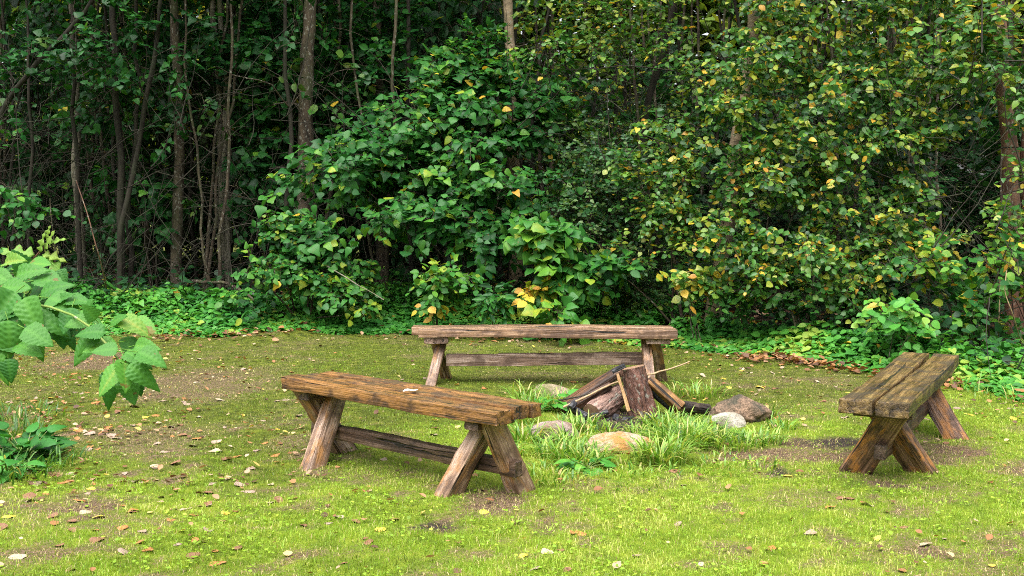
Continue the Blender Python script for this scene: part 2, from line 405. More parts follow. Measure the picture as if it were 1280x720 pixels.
x, y = lawn_points(150000); keep = rng.random(len(x)) < (bare(x, y) - .12) * 1.1; x, y = x[keep], y[keep]; n = len(x)
blade_geo(x, y, rng.uniform(.012, .03, n), .0016 + .0005 * y * rng.random(n) ** 2, rng.uniform(.9, 1.7, n), np.where(rng.random(n) < .72, rng.uniform(.78, 1, n), rng.uniform(.1, .5, n)), ge)
go = ge.obj('lawn_grass', M_grass); go['kind'] = 'stuff'; go['label'] = 'short mossy turf of the clearing'
# clover and moss leaflets in the turf
ge = Geo()
x, y = lawn_points(26000); keep = (rng.random(len(x)) > bare(x, y) * 1.3) & (fbm(x, y, 3, 71, 3) > .47); x, y = x[keep], y[keep]; n = len(x)
a = rng.uniform(0, 2 * pi, n); pos = np.stack([x, y, gz(x, y) + rng.uniform(.012, .03, n)], -1)
place_leaves(ge, tmpl_round(.42, .1), pos, np.stack([np.cos(a), np.sin(a), rng.uniform(-.2, .3, n)], -1), np.stack([rng.normal(0, .35, n), rng.normal(0, .35, n), np.ones(n)], -1),
             rng.uniform(.010, .022, n), np.clip(.20 + .30 * lush(x, y) + rng.normal(0, .1, n), 0, .66))
go = ge.obj('clover', M_grass); go['kind'] = 'stuff'; go['label'] = 'small clover leaves in the turf'

# ------------------------------------------------------------------ timber beams
def beam_verts(L, wd, ht, seed, rough=.004, round_=.010, taper=0.0):
    """rounded, slightly uneven rectangular bar along +x from 0 to L, centred on y and z"""
    r = np.random.default_rng(seed)
    n = max(6, int(L / .05)); prof = []
    for sx, sy in ((1, -1), (1, 1), (-1, 1), (-1, -1)):
        cx, cy = sx * (wd / 2 - round_), sy * (ht / 2 - round_)
        a0 = math.atan2(sy, sx) - pi / 4
        for q in range(3): prof.append((cx + round_ * math.cos(a0 + q * pi / 4), cy + round_ * math.sin(a0 + q * pi / 4)))
        nx_, ny_ = {(1, -1): (1, 1), (1, 1): (-1, 1), (-1, 1): (-1, -1), (-1, -1): (1, -1)}[(sx, sy)]
        ex, ey = nx_ * (wd / 2 - round_), ny_ * (ht / 2 - round_)
        x0, y0 = prof[-1]
        a1 = math.atan2(ny_, nx_) - pi / 4; x1, y1 = ex + round_ * math.cos(a1), ey + round_ * math.sin(a1)
        for q in (.25, .5, .75): prof.append((x0 + (x1 - x0) * q, y0 + (y1 - y0) * q))
    prof = np.array(prof); m = len(prof)
    X = np.linspace(0, L, n + 1)
    ph = r.random(8) * 9
    V = np.zeros((n + 1, m, 3))
    ang = np.arctan2(prof[:, 1], prof[:, 0])
    for i_, xx in enumerate(X):
        sc = 1 + taper * (xx / L - .5)
        wob = rough * (fbm(np.full(m, xx * 5 + ph[0]), np.cos(ang) * 1.4 + ph[1], 1.0, seed % 50, 3) + fbm(np.full(m, xx * 14 + ph[2]), np.sin(ang) * 3 + ph[3], 1.0, seed % 40 + 3, 3) - 1.0) * 2.2
        e = 1.0
        V[i_, :, 0] = xx
        V[i_, :, 1] = prof[:, 0] * sc * e + np.cos(ang) * wob + .006 * math.sin(xx * 2.1 + ph[4]) * rough / .004
        V[i_, :, 2] = prof[:, 1] * sc * e + np.sin(ang) * wob + .004 * math.sin(xx * 2.6 + ph[5]) * rough / .004
    # ends: a slightly sunk, worn bevel then a cap fan turned into quads
    def shrink(row, x_, f): c = row.mean(0); o = c + (row - c) * f; o[:, 0] = x_; return o
    jag = rough * .8
    V[0, :, 0] += r.uniform(-jag, jag, m) + .5 * round_; V[-1, :, 0] += r.uniform(-jag, jag, m) - .5 * round_
    rows = [shrink(V[0], .0015, .04), shrink(V[0], .001, .5), shrink(V[0], 0.0, .9)] + list(V) + [shrink(V[-1], L, .9), shrink(V[-1], L - .001, .5), shrink(V[-1], L - .0015, .04)]
    A = np.array(rows); nr = len(A)
    ii = np.arange(nr - 1)[:, None]; jj = np.arange(m)[None]
    Qd = np.stack([ii * m + jj, (ii + 1) * m + jj, (ii + 1) * m + (jj + 1) % m, ii * m + (jj + 1) % m], -1).reshape(-1, 4)[:, ::-1]
    return A.reshape(-1, 3), Qd

def beam(name, a, b, wd, ht, mat, parent, seed, side=None, cut=None, rough=.004, round_=.010, taper=0.0):
    """beam from a to b (parent space); wd across 'side', ht across the other way; cut=(z0,z1) trims the ends level"""
    a, b = np.array(a, float), np.array(b, float); L = np.linalg.norm(b - a)
    X = (b - a) / L; side = np.array(side if side is not None else (0, 1, 0), float)
    Y = side - side.dot(X) * X; Y /= np.linalg.norm(Y); Z = np.cross(X, Y)
    V, Qd = beam_verts(L, wd, ht, seed, rough, round_, taper)
    M = np.stack([X, Y, Z], 1)
    if cut:
        Wd = V @ M.T + a
        m = 24
        for rows, zc in ((slice(0, 4 * m), cut[0]), (slice(len(V) - 4 * m, len(V)), cut[1])):
            seg = Wd[rows]; t = (zc - seg[:, 2]) / X[2]
            seg = seg + t[:, None] * X; Wd[rows] = seg
        # keep interior rings from passing the trimmed ends
        V = (Wd - a) @ M
    o = mesh_obj(name, V, Qd, mat, parent, sharp=38)
    o.matrix_local = Matrix(((X[0], Y[0], Z[0], a[0]), (X[1], Y[1], Z[1], a[1]), (X[2], Y[2], Z[2], a[2]), (0, 0, 0, 1)))
    return o

ZT = .482
def bench(label, x, y, yaw, planks, legs, bearers, rail, mats):
    """planks: (x0, x1, yc, width, thickness); legs: (foot a, foot c, top a, top c, w, t); local a along, c across (away from the viewer +)"""
    z0 = float(gz(x, y))
    root = thing('bench', label, 'bench', (x, y, z0), yaw)
    ms, ml, mr = mats; sd_ = int(abs(x * 100)) + 5
    thick = max(p[4] for p in planks)
    for q, (x0, x1, yc, wd, th) in enumerate(planks):
        beam('seat_plank', (x0, yc, ZT - th / 2), (x1, yc, ZT - th / 2 + .004 * (q - 1)), wd, th, ms, root, sd_ + q, rough=.0045, round_=.0045)
    zb = ZT - thick
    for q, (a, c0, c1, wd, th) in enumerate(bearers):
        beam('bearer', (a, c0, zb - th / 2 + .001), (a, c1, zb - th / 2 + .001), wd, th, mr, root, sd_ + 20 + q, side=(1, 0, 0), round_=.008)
    cyaw, syaw = math.cos(yaw), math.sin(yaw)
    for q, (fa, fc, ta, tc, wd, th) in enumerate(legs):
        gx, gy = x + cyaw * fa - syaw * fc, y + syaw * fa + cyaw * fc
        zf = float(gz(gx, gy)) - z0 - .012
        beam('leg', (fa, fc, zf), (ta, tc, zb - .004), wd, th, ml, root, sd_ + 40 + q, side=(0, 1, 0), cut=(zf, zb - .004), rough=.006, round_=.012, taper=-.12)
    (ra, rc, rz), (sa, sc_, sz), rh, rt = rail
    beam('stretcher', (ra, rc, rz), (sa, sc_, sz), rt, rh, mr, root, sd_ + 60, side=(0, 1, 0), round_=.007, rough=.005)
    return root
# near bench, three beams
def loc(b, p):
    dx, dy = p[0] - b[0], p[1] - b[1]; c, s = math.cos(b[2]), math.sin(b[2]); return c * dx + s * dy, -s * dx + c * dy
bF = (-.610, 6.173, -.716); L2 = 1.705 / 2
f1, f2, f3, f4 = [loc(bF, gnd(*p)) for p in ((563, 620), (655, 615), (390, 585), (434, 566))]
front = bench('low bench of three amber beams with a white scrap on its seat', *bF,
      [(-L2, L2 - .005, -.113, .122, .072), (-L2 + .01, L2 + .004, .017, .116, .067), (-L2 + .02, L2 + .012, .130, .086, .070)],
      [(f1[0] - .02, f1[1], .625, .050, .118, .085), (f2[0], f2[1], .735, -.060, .118, .085), (f3[0], f3[1], -.63, .080, .118, .085), (f4[0], f4[1], -.73, -.100, .115, .085)],
      [(.66, -.15, .15, .09, .05), (-.68, -.15, .15, .09, .05)],
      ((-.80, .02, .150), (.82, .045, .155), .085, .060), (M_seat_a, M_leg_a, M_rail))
bK = (.301, 9.47, -.012); L2 = 2.165 / 2
back = bench('long bench of rosy brown planks behind the firewood stack', *bK,
      [(-L2, L2, -.088, .168, .074), (-L2 - .075, L2 - .012, .092, .165, .070)],
      [(-.975, -.235, -.88, .06, .115, .085), (-.875, .23, -.965, -.05, .115, .085), (.85, -.235, .83, .06, .115, .085), (1.0, .23, .90, -.05, .115, .085)],
      [(-.93, -.15, .15, .20, .052), (.93, -.15, .15, .20, .052)],
      ((-.86, -.01, .205), (.86, -.01, .21), .105, .055), (M_seat_b, M_leg_a, M_rail_b))
bR = (2.38, 6.691, 1.084); L2 = 2.156 / 2
g1, g2, g3 = [loc(bR, gnd(*p)) for p in ((1066, 592), (1150, 594), (1196, 547))]
right = bench('dark mossy bench of two wide planks with a gap between', *bR,
      [(-L2, L2, .093, .168, .075), (-L2 - .004, L2 + .006, -.096, .164, .075)],
      [(g1[0], g1[1], -.80, -.075, .145, .09), (g2[0] + .05, g2[1], -.69, .060, .135, .09), (g3[0], g3[1], .78, .06, .14, .09), (g3[0] + .08, -g3[1] + .02, .88, -.06, .13, .09)],
      [(-.80, -.16, .15, .13, .045), (.82, -.16, .15, .10, .045)],
      ((-.84, .0, .16), (.92, .0, .17), .085, .060), (M_seat_c, M_leg_b, M_rail))

# ------------------------------------------------------------------ single leaves lying about
def leaf_piece(tm, size, curl, seed):
    r = np.random.default_rng(seed); V = tm[0].copy()
    V[:, 2] += curl * (V[:, 1] ** 2) * 2.2 + curl * .5 * (V[:, 0] - .5) ** 2 + .02 * np.sin(9 * V[:, 0] + r.random() * 6)
    V[:, 0] -= .5; V *= size
    return V, tm[1]
def litter_mat(name, a, b): return simple(name, a, b, 60, .6, .3, .4)
LM = {'brown': litter_mat('brown_leaf', (.10, .045, .022), (.24, .12, .06)), 'orange': litter_mat('orange_leaf', (.22, .085, .022), (.38, .17, .05)),
      'yellow': litter_mat('yellow_leaf', (.48, .32, .03), (.66, .50, .08)), 'pale': litter_mat('pale_leaf', (.19, .13, .095), (.33, .245, .185)), 'cream': litter_mat('cream_leaf', (.26, .20, .125), (.42, .34, .235))}
LB = {'brown': 'dark brown curled leaf fallen on the turf', 'orange': 'orange tan leaf fallen on the turf', 'yellow': 'bright yellow leaf fallen on the turf',
      'pale': 'pinkish grey leaf fallen on the turf', 'cream': 'cream white leaf lying on the turf'}
serr = tmpl_serrate(.36, 12, 6, .05, .1, .01)
LEAFME = {}
for ci, cn in enumerate(LM):
    for v_ in range(3):
        V, T = leaf_piece(serr, 1.0, [.22, -.2, .4][v_], ci * 3 + v_)
        o = mesh_obj('fallen_leaf', V, T, LM[cn]); LEAFME[cn, v_] = o.data; bpy.data.objects.remove(o)
def fallen(x, y, cn, size, k_=0):
    o = bpy.data.objects.new('fallen_leaf', LEAFME[cn, int(rng.integers(3))]); COL.objects.link(o)
    o.location = (x, y, float(gz(x, y)) + .004 + .03 * size); o.scale = (size * .95,) * 3
    o.rotation_euler = (rng.normal(0, .16), rng.normal(0, .16), rng.uniform(0, 2 * pi))
    tag(o, LB[cn], 'leaf', cn + ' fallen leaves')
# the ones that can be read in the photograph, then the scatter of the near lawn
for px, py, cn, sz in [(12, 650, 'yellow', .085), (20, 700, 'cream', .095), (232, 636, 'cream', .075), (100, 627, 'orange', .07), (270, 704, 'orange', .09), (90, 712, 'brown', .06), (45, 606, 'pale', .09), (80, 604, 'orange', .09), (140, 547, 'pale', .10), (146, 548, 'cream', .08), (270, 567, 'cream', .10), (240, 559, 'cream', .07), (218, 582, 'brown', .09), (172, 603, 'pale', .08), (258, 618, 'brown', .08), (195, 520, 'orange', .09), (276, 502, 'cream', .10), (60, 506, 'pale', .10), (175, 603, 'cream', .06), (35, 625, 'brown', .10), (120, 666, 'orange', .05), (844, 591, 'brown', .095), (845, 591, 'orange', .05), (685, 690, 'cream', .07), (668, 712, 'pale', .07), (1038, 638, 'orange', .06), (460, 680, 'brown', .07), (445, 652, 'brown', .06), (422, 645, 'cream', .07), (1130, 662, 'brown', .05), (543, 547, 'cream', .07), (265, 607, 'pale', .06), (295, 572, 'orange', .07), (300, 608, 'pale', .07), (65, 650, 'brown', .07), (215, 648, 'orange', .06), (380, 658, 'brown', .05), (410, 654, 'pale', .05), (120, 505, 'orange', .08), (228, 545, 'brown', .07), (205, 568, 'pale', .06), (1090, 478, 'yellow', .09), (1213, 520, 'yellow', .09), (1270, 525, 'yellow', .10), (1268, 500, 'orange', .09), (878, 470, 'cream', .10), (905, 473, 'yellow', .08), (930, 462, 'pale', .10), (950, 485, 'yellow', .09)]:
    q = gnd(px, py); fallen(q[0], q[1], cn, sz)
n_ind = 49
kinds = ['brown', 'orange', 'pale', 'cream', 'yellow']
spots = []
while len(spots) < 150:
    px, py = rng.uniform(0, 420), rng.uniform(425, 700)
    if rng.random() < np.exp(-((px - 150) / 190) ** 2) * (1.2 - (py - 425) / 330): spots.append((px, py))
for _ in range(45): spots.append((rng.uniform(420, 1270), rng.uniform(470, 715)))
for _ in range(45): spots.append((rng.uniform(850, 1270), rng.uniform(448, 530)))
for px, py in spots:
    q = gnd(px, py)
    if q[1] < edge_y(q[0]) - .1: fallen(q[0], q[1], kinds[int(rng.choice(5, p=[.30, .24, .30, .09, .07]))], rng.uniform(.04, .085))
# finer litter, past counting
lg = Geo()
M_litter = leaf_mat('litter_mix', [(0, (.06, .03, .018)), (.3, (.17, .08, .035)), (.5, (.33, .15, .05)), (.7, (.34, .22, .14)), (.85, (.42, .31, .21)), (1, (.50, .36, .05))], .65, .35, .15)
def litter(n, xf, yf, smin, smax, lift=.02, tmax=1.0):
    x, y = xf, yf; n = len(x); a = rng.uniform(0, 2 * pi, n)
    pos = np.stack([x, y, gz(x, y) + rng.uniform(.006, lift, n)], -1)
    place_leaves(lg, tmpl_round(.38, -.15, .16), pos, np.stack([np.cos(a), np.sin(a), rng.normal(0, .2, n)], -1), np.stack([rng.normal(0, .3, n), rng.normal(0, .3, n), np.ones(n)], -1), rng.uniform(smin, smax, n), tmax * rng.random(n) ** 1.1)
x = rng.uniform(-6.5, 6.5, 5200); y = edge_y(x) + rng.normal(-.15, .22, 5200); dens = .05 + .75 * sstep(1.2, 2.2, x) * sstep(5.2, 3.6, x) + .08 * sstep(-1, -3, x)
kk = rng.random(5200) < dens * sstep(.3, .55, fbm(x, y, 1.5, 80, 3)) * 1.3; litter(0, x[kk], y[kk], .04, .085, .05, .72)
x, y = lawn_points(14000); kk = rng.random(len(x)) < .03 + .85 * sstep(.42, .6, fbm(x, y, 1.7, 88, 3)) * np.exp(-((x + 3.3 * y / 9) / 1.5) ** 2) * sstep(5, 7, y) + .35 * sstep(1.5, .2, edge_y(x) - y) + .18 * sstep(.5, 2.5, x) * sstep(7, 8.5, y); litter(0, x[kk], y[kk], .018, .05)
x = rng.uniform(-8, 8, 5000); y = edge_y(x) + rng.uniform(.2, 7.5, 5000); litter(0, x, y, .05, .11, .05)
lo = lg.obj('leaf_litter', M_litter); lo['kind'] = 'stuff'; lo['label'] = 'fine brown leaf litter along the wood edge'
# the white scrap on the near bench
q = W(524, 493, 6.0)
cq = np.array([math.cos(bF[2]), math.sin(bF[2])])
V, T = leaf_piece(tmpl_serrate(.26, 12, 3, .02, .1, .004), .082, .35, 77)
o = mesh_obj('pale_leaf', V, T, LM['cream']); LM_white = simple('white_petal', (.70, .68, .62), (.85, .83, .78), 40, .6, .2)
o.data.materials[0] = LM_white; lx, lyy = .12, -.055
o.location = (bF[0] + math.cos(bF[2]) * lx - math.sin(bF[2]) * lyy, bF[1] + math.sin(bF[2]) * lx + math.cos(bF[2]) * lyy, float(gz(bF[0], bF[1])) + ZT + .012); o.rotation_euler = (.05, -.05, .25)
tag(o, 'small white scrap of leaf lying on the three beam bench seat', 'leaf')

# ------------------------------------------------------------------ fire ring
def stone(label, px, py, wpx, hgt, dep, mat, seed, rz=0, sink=.40, name='stone'):
    q = gnd(px, py); d = q[1]; wd = wpx / F * d
    r = np.random.default_rng(seed)
    import bmesh
    bm = bmesh.new(); bmesh.ops.create_icosphere(bm, subdivisions=5, radius=1)
    V = np.array([v.co[:] for v in bm.verts]); Fc = np.array([[v.index for v in f.verts] for f in bm.faces]); bm.free()
    for _ in range(9):       # knock flat facets off
        nn = nrm(r.normal(size=3)); dd = r.uniform(.62, .88); s_ = V @ nn - dd; V = V - np.clip(s_, 0, None)[:, None] * nn * .7
    nz = fbm(V[:, 0] * 1.3 + V[:, 2], V[:, 1] * 1.3 - V[:, 2] * .7, 1.6, seed, 5) - .5
    V = V * (1 + .32 * nz + .10 * (fbm(V[:, 0] * 5 + V[:, 2] * 3, V[:, 1] * 5 - V[:, 2] * 4, 1.7, seed + 5, 4) - .5))[:, None]
    V = V * np.array([wd / 2, dep / 2, hgt / 2]) * 1.08
    o = mesh_obj(name, V, Fc, mat, sharp=50)
    o.location = (q[0], q[1] + dep * .3, float(gz(q[0], q[1])) + hgt * (.5 - sink)); o.rotation_euler = (r.normal(0, .06), r.normal(0, .06), rz)
    return tag(o, label, 'stone')
stone('speckled pinkish grey stone beside the end of the three beam bench', 688, 548, 66, .17, .24, M_st1, 4, .2)
stone('flat ochre and cream stone at the front of the fire ring', 776, 566, 88, .17, .26, M_st2, 8, .05)
stone('dull brown stone on the far side of the fire ring', 692, 497, 50, .15, .24, M_st3, 15, -.1)
stone('small rounded white stone in front of a brown boulder', 911, 533, 46, .15, .22, M_st4, 23, .3)
stone('large rough brown boulder behind the small white stone', 926, 526, 80, .27, .34, M_st5, 31, .1, name='boulder')

def log(name, label, a, b, r0, r1, seed, matb=M_log, mate=M_logend, cat='log', bump=.16):
    a, b = np.array(a, float), np.array(b, float); L = np.linalg.norm(b - a); n, m = 40, 56
    th = np.arange(m) * 2 * pi / m; rows = []
    r = np.random.default_rng(seed)
    zz = np.linspace(0, L, n + 1)
    for z_ in zz:
        rr = (r0 + (r1 - r0) * z_ / L) * (1 + bump * (fbm(np.cos(th) * 2 + z_ * 6, np.sin(th) * 2 + z_ * 3, 1.2, seed, 4) - .5) * 2 + .22 * (fbm(np.cos(th) * 6, np.sin(th) * 6 + z_ * 9, 1, seed + 2, 3) - .5))
        rows.append(np.stack([rr * np.cos(th), rr * np.sin(th), np.full(m, z_)], -1))
    cap0 = [rows[0] * np.array([f, f, 1]) - np.array([0, 0, 0.001 * (1 - f)]) for f in (.03, .5, .93)]
    cap1 = [rows[-1] * np.array([f, f, 1]) + np.array([0, 0, .002 * (1 - f)]) for f in (.93, .5, .03)]
    A = np.array(cap0 + rows + cap1); nr = len(A)
    ii = np.arange(nr - 1)[:, None]; jj = np.arange(m)[None]
    Qd = np.stack([ii * m + jj, ii * m + (jj + 1) % m, (ii + 1) * m + (jj + 1) % m, (ii + 1) * m + jj], -1)
    mi = np.zeros((nr - 1, m), int); mi[:3] = 1; mi[-3:] = 1
    o = mesh_obj(name, A.reshape(-1, 3), Qd.reshape(-1, 4), [matb, mate], mi=mi.ravel(), sharp=45)
    o.rotation_euler = Vector(b - a).to_track_quat('Z', 'Y').to_euler(); o.location = a
    return tag(o, label, cat)
D0 = 7.95
zg = float(gz(W(800, 515, D0)[0], D0))
def wg(px, py, d):            # keep feet of leaning pieces in the soil
    p = W(px, py, d); p[2] = max(p[2], float(gz(p[0], p[1])) - .03); return p
log('firewood_log', 'upright reddish barked log standing on end in the fire ring', wg(805, 524, D0), W(791, 459, D0 + .03), .100, .088, 5)
log('firewood_log', 'reddish log lying propped against the upright log', wg(741, 518, D0 - .05), W(776, 492, D0 + .16), .082, .076, 9, M_log_pale)
log('charred_log', 'short blackened log lying beside the brown boulder', wg(850, 508, 7.95), wg(886, 511, 8.05), .046, .036, 13, M_charbark, M_logend, bump=.3)
def piece(name, label, a, b, wd, ht, mat, seed, side=(0, 1, 0), rough=.006, cat='firewood', tp=-.3):
    a = np.array(a); b = np.array(b); o = beam(name, a, b, wd, ht, mat, None, seed, side, None, rough, min(wd, ht) * .22, tp); return tag(o, label, cat)
piece('firewood_slab', 'wide dark slab of firewood leaning against the upright log', wg(702, 512, D0 + .12), W(776, 464, D0 + .15), .13, .055, M_slab, 301, (0, 1, .3))
piece('kindling_stick', 'short pale slat leaning on the front of the upright log', wg(787, 514, D0 - .17), W(772, 467, D0 - .075), .030, .022, M_slat, 302)
piece('split_log', 'orange brown split log leaning on the upright log beside the stick', wg(852, 509, D0 - .02), W(811, 473, D0 + .02), .10, .07, M_split, 303, (0, 1, -.5))
piece('split_log', 'blackened split log under the orange brown split log', wg(845, 512, D0 + .08), W(808, 482, D0 + .12), .07, .06, M_char, 304)
piece('split_log', 'small dark split log lying across the foot of the stack', wg(734, 517, D0 + .02), wg(775, 516, D0 + .05), .06, .05, M_slab, 305)
piece('charred_wood', 'blackened chip stuck to the top of the upright log', W(766, 466, D0 - .06), W(782, 458, D0 - .07), .045, .03, M_char, 306)
piece('split_log', 'dark split log lying under the wide dark slab', wg(712, 514, D0 + .02), W(764, 482, D0 + .06), .055, .05, M_slab, 307, (0, 1, .6))
def stick(name, label, pts, r0, r1, mat=M_twig, cat='stick', sides=6):
    P = np.array(pts, float); t = np.linspace(0, 1, len(P)); tt = np.linspace(0, 1, 14)
    P = np.stack([np.interp(tt, t, P[:, i_]) for i_ in range(3)], -1); P[1:-1] += rng.normal(0, r0 * .7, (12, 3))
    for _ in range(2): P[1:-1] = (P[:-2] + 2 * P[1:-1] + P[2:]) / 4
    V, Qd = tubes(P[None], np.linspace(r0, r1, 14)[None], sides)
    return tag(mesh_obj(name, V, Qd, mat), label, cat)
M_stick = simple('dry_stick', (.22, .14, .075), (.42, .30, .17), 40, .7, .3)
stick('stick', 'thin dry stick poking out over the grass from the upright log', [W(803, 470, D0 + .06), W(825, 464, D0 + .12), W(862, 452, D0 + .3)], .008, .005, M_stick)
stick('stick', 'long thin stick leaning along the wide dark slab', [wg(704, 509, D0 - .02), W(740, 491, D0), W(774, 477, D0 + .03)], .009, .007, M_stick)
stick('stick', 'thin dark twig lying in front of the wide dark slab', [wg(698, 500, D0), W(725, 495, D0), W(760, 486, D0 + .05)], .006, .004, M_bk_dark)
cg = Geo()
def lump(c, s, seed):
    r = np.random.default_rng(seed); V = nrm(r.normal(size=(8, 3))) * r.uniform(.6, 1, (8, 1))
for q, (px, py) in enumerate([(716, 510), (757, 528), (770, 524), (728, 518), (783, 526), (812, 524), (722, 516), (750, 520), (790, 530), (740, 528)]):
    p = wg(px, py, 7.85); a = rng.uniform(0, pi); dv = np.array([math.cos(a), math.sin(a), .15]) * rng.uniform(.03, .06)
    o = beam('charcoal', p - dv, p + dv + [0, 0, .02], .04, .035, M_char, None, 400 + q, None, None, .008, .009)
    tag(o, 'black charcoal lump at the foot of the firewood stack', 'charcoal', 'charcoal lumps in the fire ring')

# tall grass round the ring
tg = Geo()
def tussock(px, py, n, rad, hmin, hmax, spread=.9, tone=.5, dryf=.13):
    c = gnd(px, py); r_ = rad * np.sqrt(rng.random(n)); a = rng.uniform(0, 2 * pi, n)
    x = c[0] + r_ * np.cos(a); y = c[1] + r_ * np.sin(a)
    h = rng.uniform(hmin, hmax, n); ln = rng.uniform(.35, 1.25, n) * spread
    b = a + rng.normal(0, .9, n); o = np.stack([x, y, gz(x, y) - .005], -1)
    d = np.stack([np.cos(b), np.sin(b), 0 * b], -1); s = np.stack([-np.sin(b), np.cos(b), 0 * b], -1); w_ = rng.uniform(.003, .0065, n)
    ts = np.array([0, .3, .58, .82, 1.0]); rows = []
    for t, wf in zip(ts, (.8, 1, .9, .6, .06)):
        p = o + d * (ln * h * t ** 1.7)[:, None]; p[:, 2] += h * (t - .55 * np.minimum(ln, 1.2) * t ** 2.6)
        rows += [p - s * (w_ * wf)[:, None], p + s * (w_ * wf)[:, None]]
    V = np.stack(rows, 1).reshape(-1, 3)
    q = np.array([[2 * k_, 2 * k_ + 1, 2 * k_ + 3, 2 * k_ + 2] for k_ in range(4)])[None] + (np.arange(n) * 10)[:, None, None]
    tn = np.clip(tone + rng.normal(0, .19, n), .05, .78); dr = rng.random(n) < dryf; tn[dr] = rng.uniform(.8, .95, dr.sum())
    tg.add(V, q.reshape(-1, 4), np.repeat(tn, 10))
M_tall = leaf_mat('tall_grass_blades', [(0, (.03, .09, .012)), (.35, (.075, .19, .022)), (.6, (.15, .30, .035)), (.76, (.26, .40, .06)), (.88, (.45, .40, .14)), (1, (.36, .26, .12))], .42, .45, .35)
for t in [(728, 580, 200, .16, .10, .24), (700, 570, 150, .16, .10, .24), (715, 556, 110, .12, .10, .24), (652, 550, 130, .14, .10, .24), (645, 528, 120, .13, .10, .24), (668, 514, 110, .13, .10, .24), (826, 578, 240, .15, .12, .28), (846, 556, 240, .18, .13, .30), (876, 552, 200, .20, .12, .26), (905, 558, 150, .22, .09, .20), (948, 552, 110, .16, .08, .20), (722, 536, 130, .14, .10, .22), (700, 508, 90, .16, .10, .26), (655, 502, 60, .12, .10, .3), (752, 540, 60, .10, .06, .15), (828, 536, 150, .14, .12, .26), (800, 544, 70, .10, .08, .17), (870, 494, 110, .22, .08, .24), (860, 536, 130, .16, .1, .24), (640, 570, 60, .12, .06, .16), (905, 584, 140, .35, .04, .10), (775, 596, 140, .35, .04, .10), (680, 598, 110, .25, .05, .12), (975, 536, 50, .1, .08, .18), (960, 520, 40, .08, .08, .2),
          (10, 592, 180, .35, .12, .34), (40, 575, 90, .3, .1, .26), (5, 545, 120, .3, .15, .4), (30, 520, 80, .3, .1, .25), (1245, 482, 260, .5, .08, .26), (1200, 478, 130, .4, .08, .2), (1278, 500, 140, .4, .1, .26), (1275, 520, 80, .4, .05, .14)]:
    tussock(*(t[:4] + ((t[4] * .85, t[5] * .82) if 60 < t[0] < 1100 else (t[4] * .6, t[5] * .6))), tone=.56 if t[0] > 60 else .20, dryf=.13 if t[0] > 60 else .02)
to = tg.obj('tall_grass', M_tall); to['kind'] = 'stuff'; to['label'] = 'long uncut grass round the fire ring and lawn margins'

# ------------------------------------------------------------------ plants
def rosette(name, label, px, py, n, size, mat, tone, up=.5, cat='weed', tm=None):
    c = P3(gnd(px, py)); root = thing(name, label, cat, c)
    ge = Geo(); a = np.arange(n) * 2.4 + rng.random(n) * .5; el = rng.uniform(.1, 1, n) * up
    st = []
    dirv = np.stack([np.cos(a), np.sin(a), el], -1); ln = size * rng.uniform(.4, 1.1, n)
    pos = dirv * ln[:, None] * .9
    P = np.stack([np.zeros((n, 3)), pos * .5 + np.array([0, 0, .01]), pos], 1)
    V, Qd = tubes(P, np.full((n, 3), .0025), 4); mesh_obj('stem', V, Qd, M_gstem, root)
    place_leaves(ge, tm or tmpl_serrate(.34, 14, 6, .4, .12, .012), pos, dirv * np.array([1, 1, .5]), np.stack([rng.normal(0, .25, n), rng.normal(-.2, .25, n), np.ones(n)], -1), size * rng.uniform(.7, 1.2, n), np.clip(tone + rng.normal(0, .1, n), 0, 1))
    ge.obj('leaves', mat, root); return root
rosette('broadleaf_weed', 'bright broad leaved weed beside the speckled pinkish grey stone', 694, 513, 24, .12, M_cover, .62, 1.1)
rosette('broadleaf_weed', 'bright broad leaved weed in front of the flat ochre stone', 735, 588, 18, .10, M_cover, .6, .7)
rosette('broadleaf_weed', 'bushy dark green weed at the lawn edge under the raspberry cane', 32, 572, 60, .15, M_cover, .30, 1.3, tm=tmpl_serrate(.3, 14, 5, .3, .12, .012))
rosette('broadleaf_weed', 'light green low weed beside the bushy dark weed', 22, 594, 26, .11, M_cover, .55, 1.0)

# ground cover along the wood edge
ge = Geo(); n = 60000
x = rng.uniform(-8.5, 8, n); dy = rng.exponential(.75, n); y = edge_y(x) + dy + (fbm(x, x * 0, 1.2, 90, 3) - .5) * .8
keep = (fbm(x, y, 1.6, 95, 3) > .25) & (dy < 3.2); x, y, dy = x[keep], y[keep], dy[keep]; n = len(x)
hh = (.03 + .32 * sstep(0, 1.3, dy) * fbm(x, y, 1.1, 97, 3) * 1.5) * rng.uniform(.35, 1.15, n)
a = rng.uniform(0, 2 * pi, n)
pos = np.stack([x, y, gz(x, y) + hh], -1)
sz = rng.uniform(.05, .105, n)
tnn = np.clip(.56 + (fbm(x, y, 2.2, 99, 3) - .5) * .8 + rng.normal(0, .10, n) - .10 * sstep(1, 3, dy), .02, .8); yl = rng.random(n) < .012; tnn[yl] = rng.uniform(.86, 1, yl.sum())
place_leaves(ge, [tmpl_round(.42, .25), tmpl_round(.36, .4, .14), tmpl_round(.30, .1, .1)], pos, np.stack([np.cos(a), np.sin(a), rng.normal(-.1, .25, n)], -1), np.stack([rng.normal(0, .35, n), rng.normal(-.3, .35, n), np.ones(n)], -1), sz, tnn)
o = ge.obj('ground_cover', M_cover); o['kind'] = 'stuff'; o['label'] = 'low leafy ground cover along the wood edge'
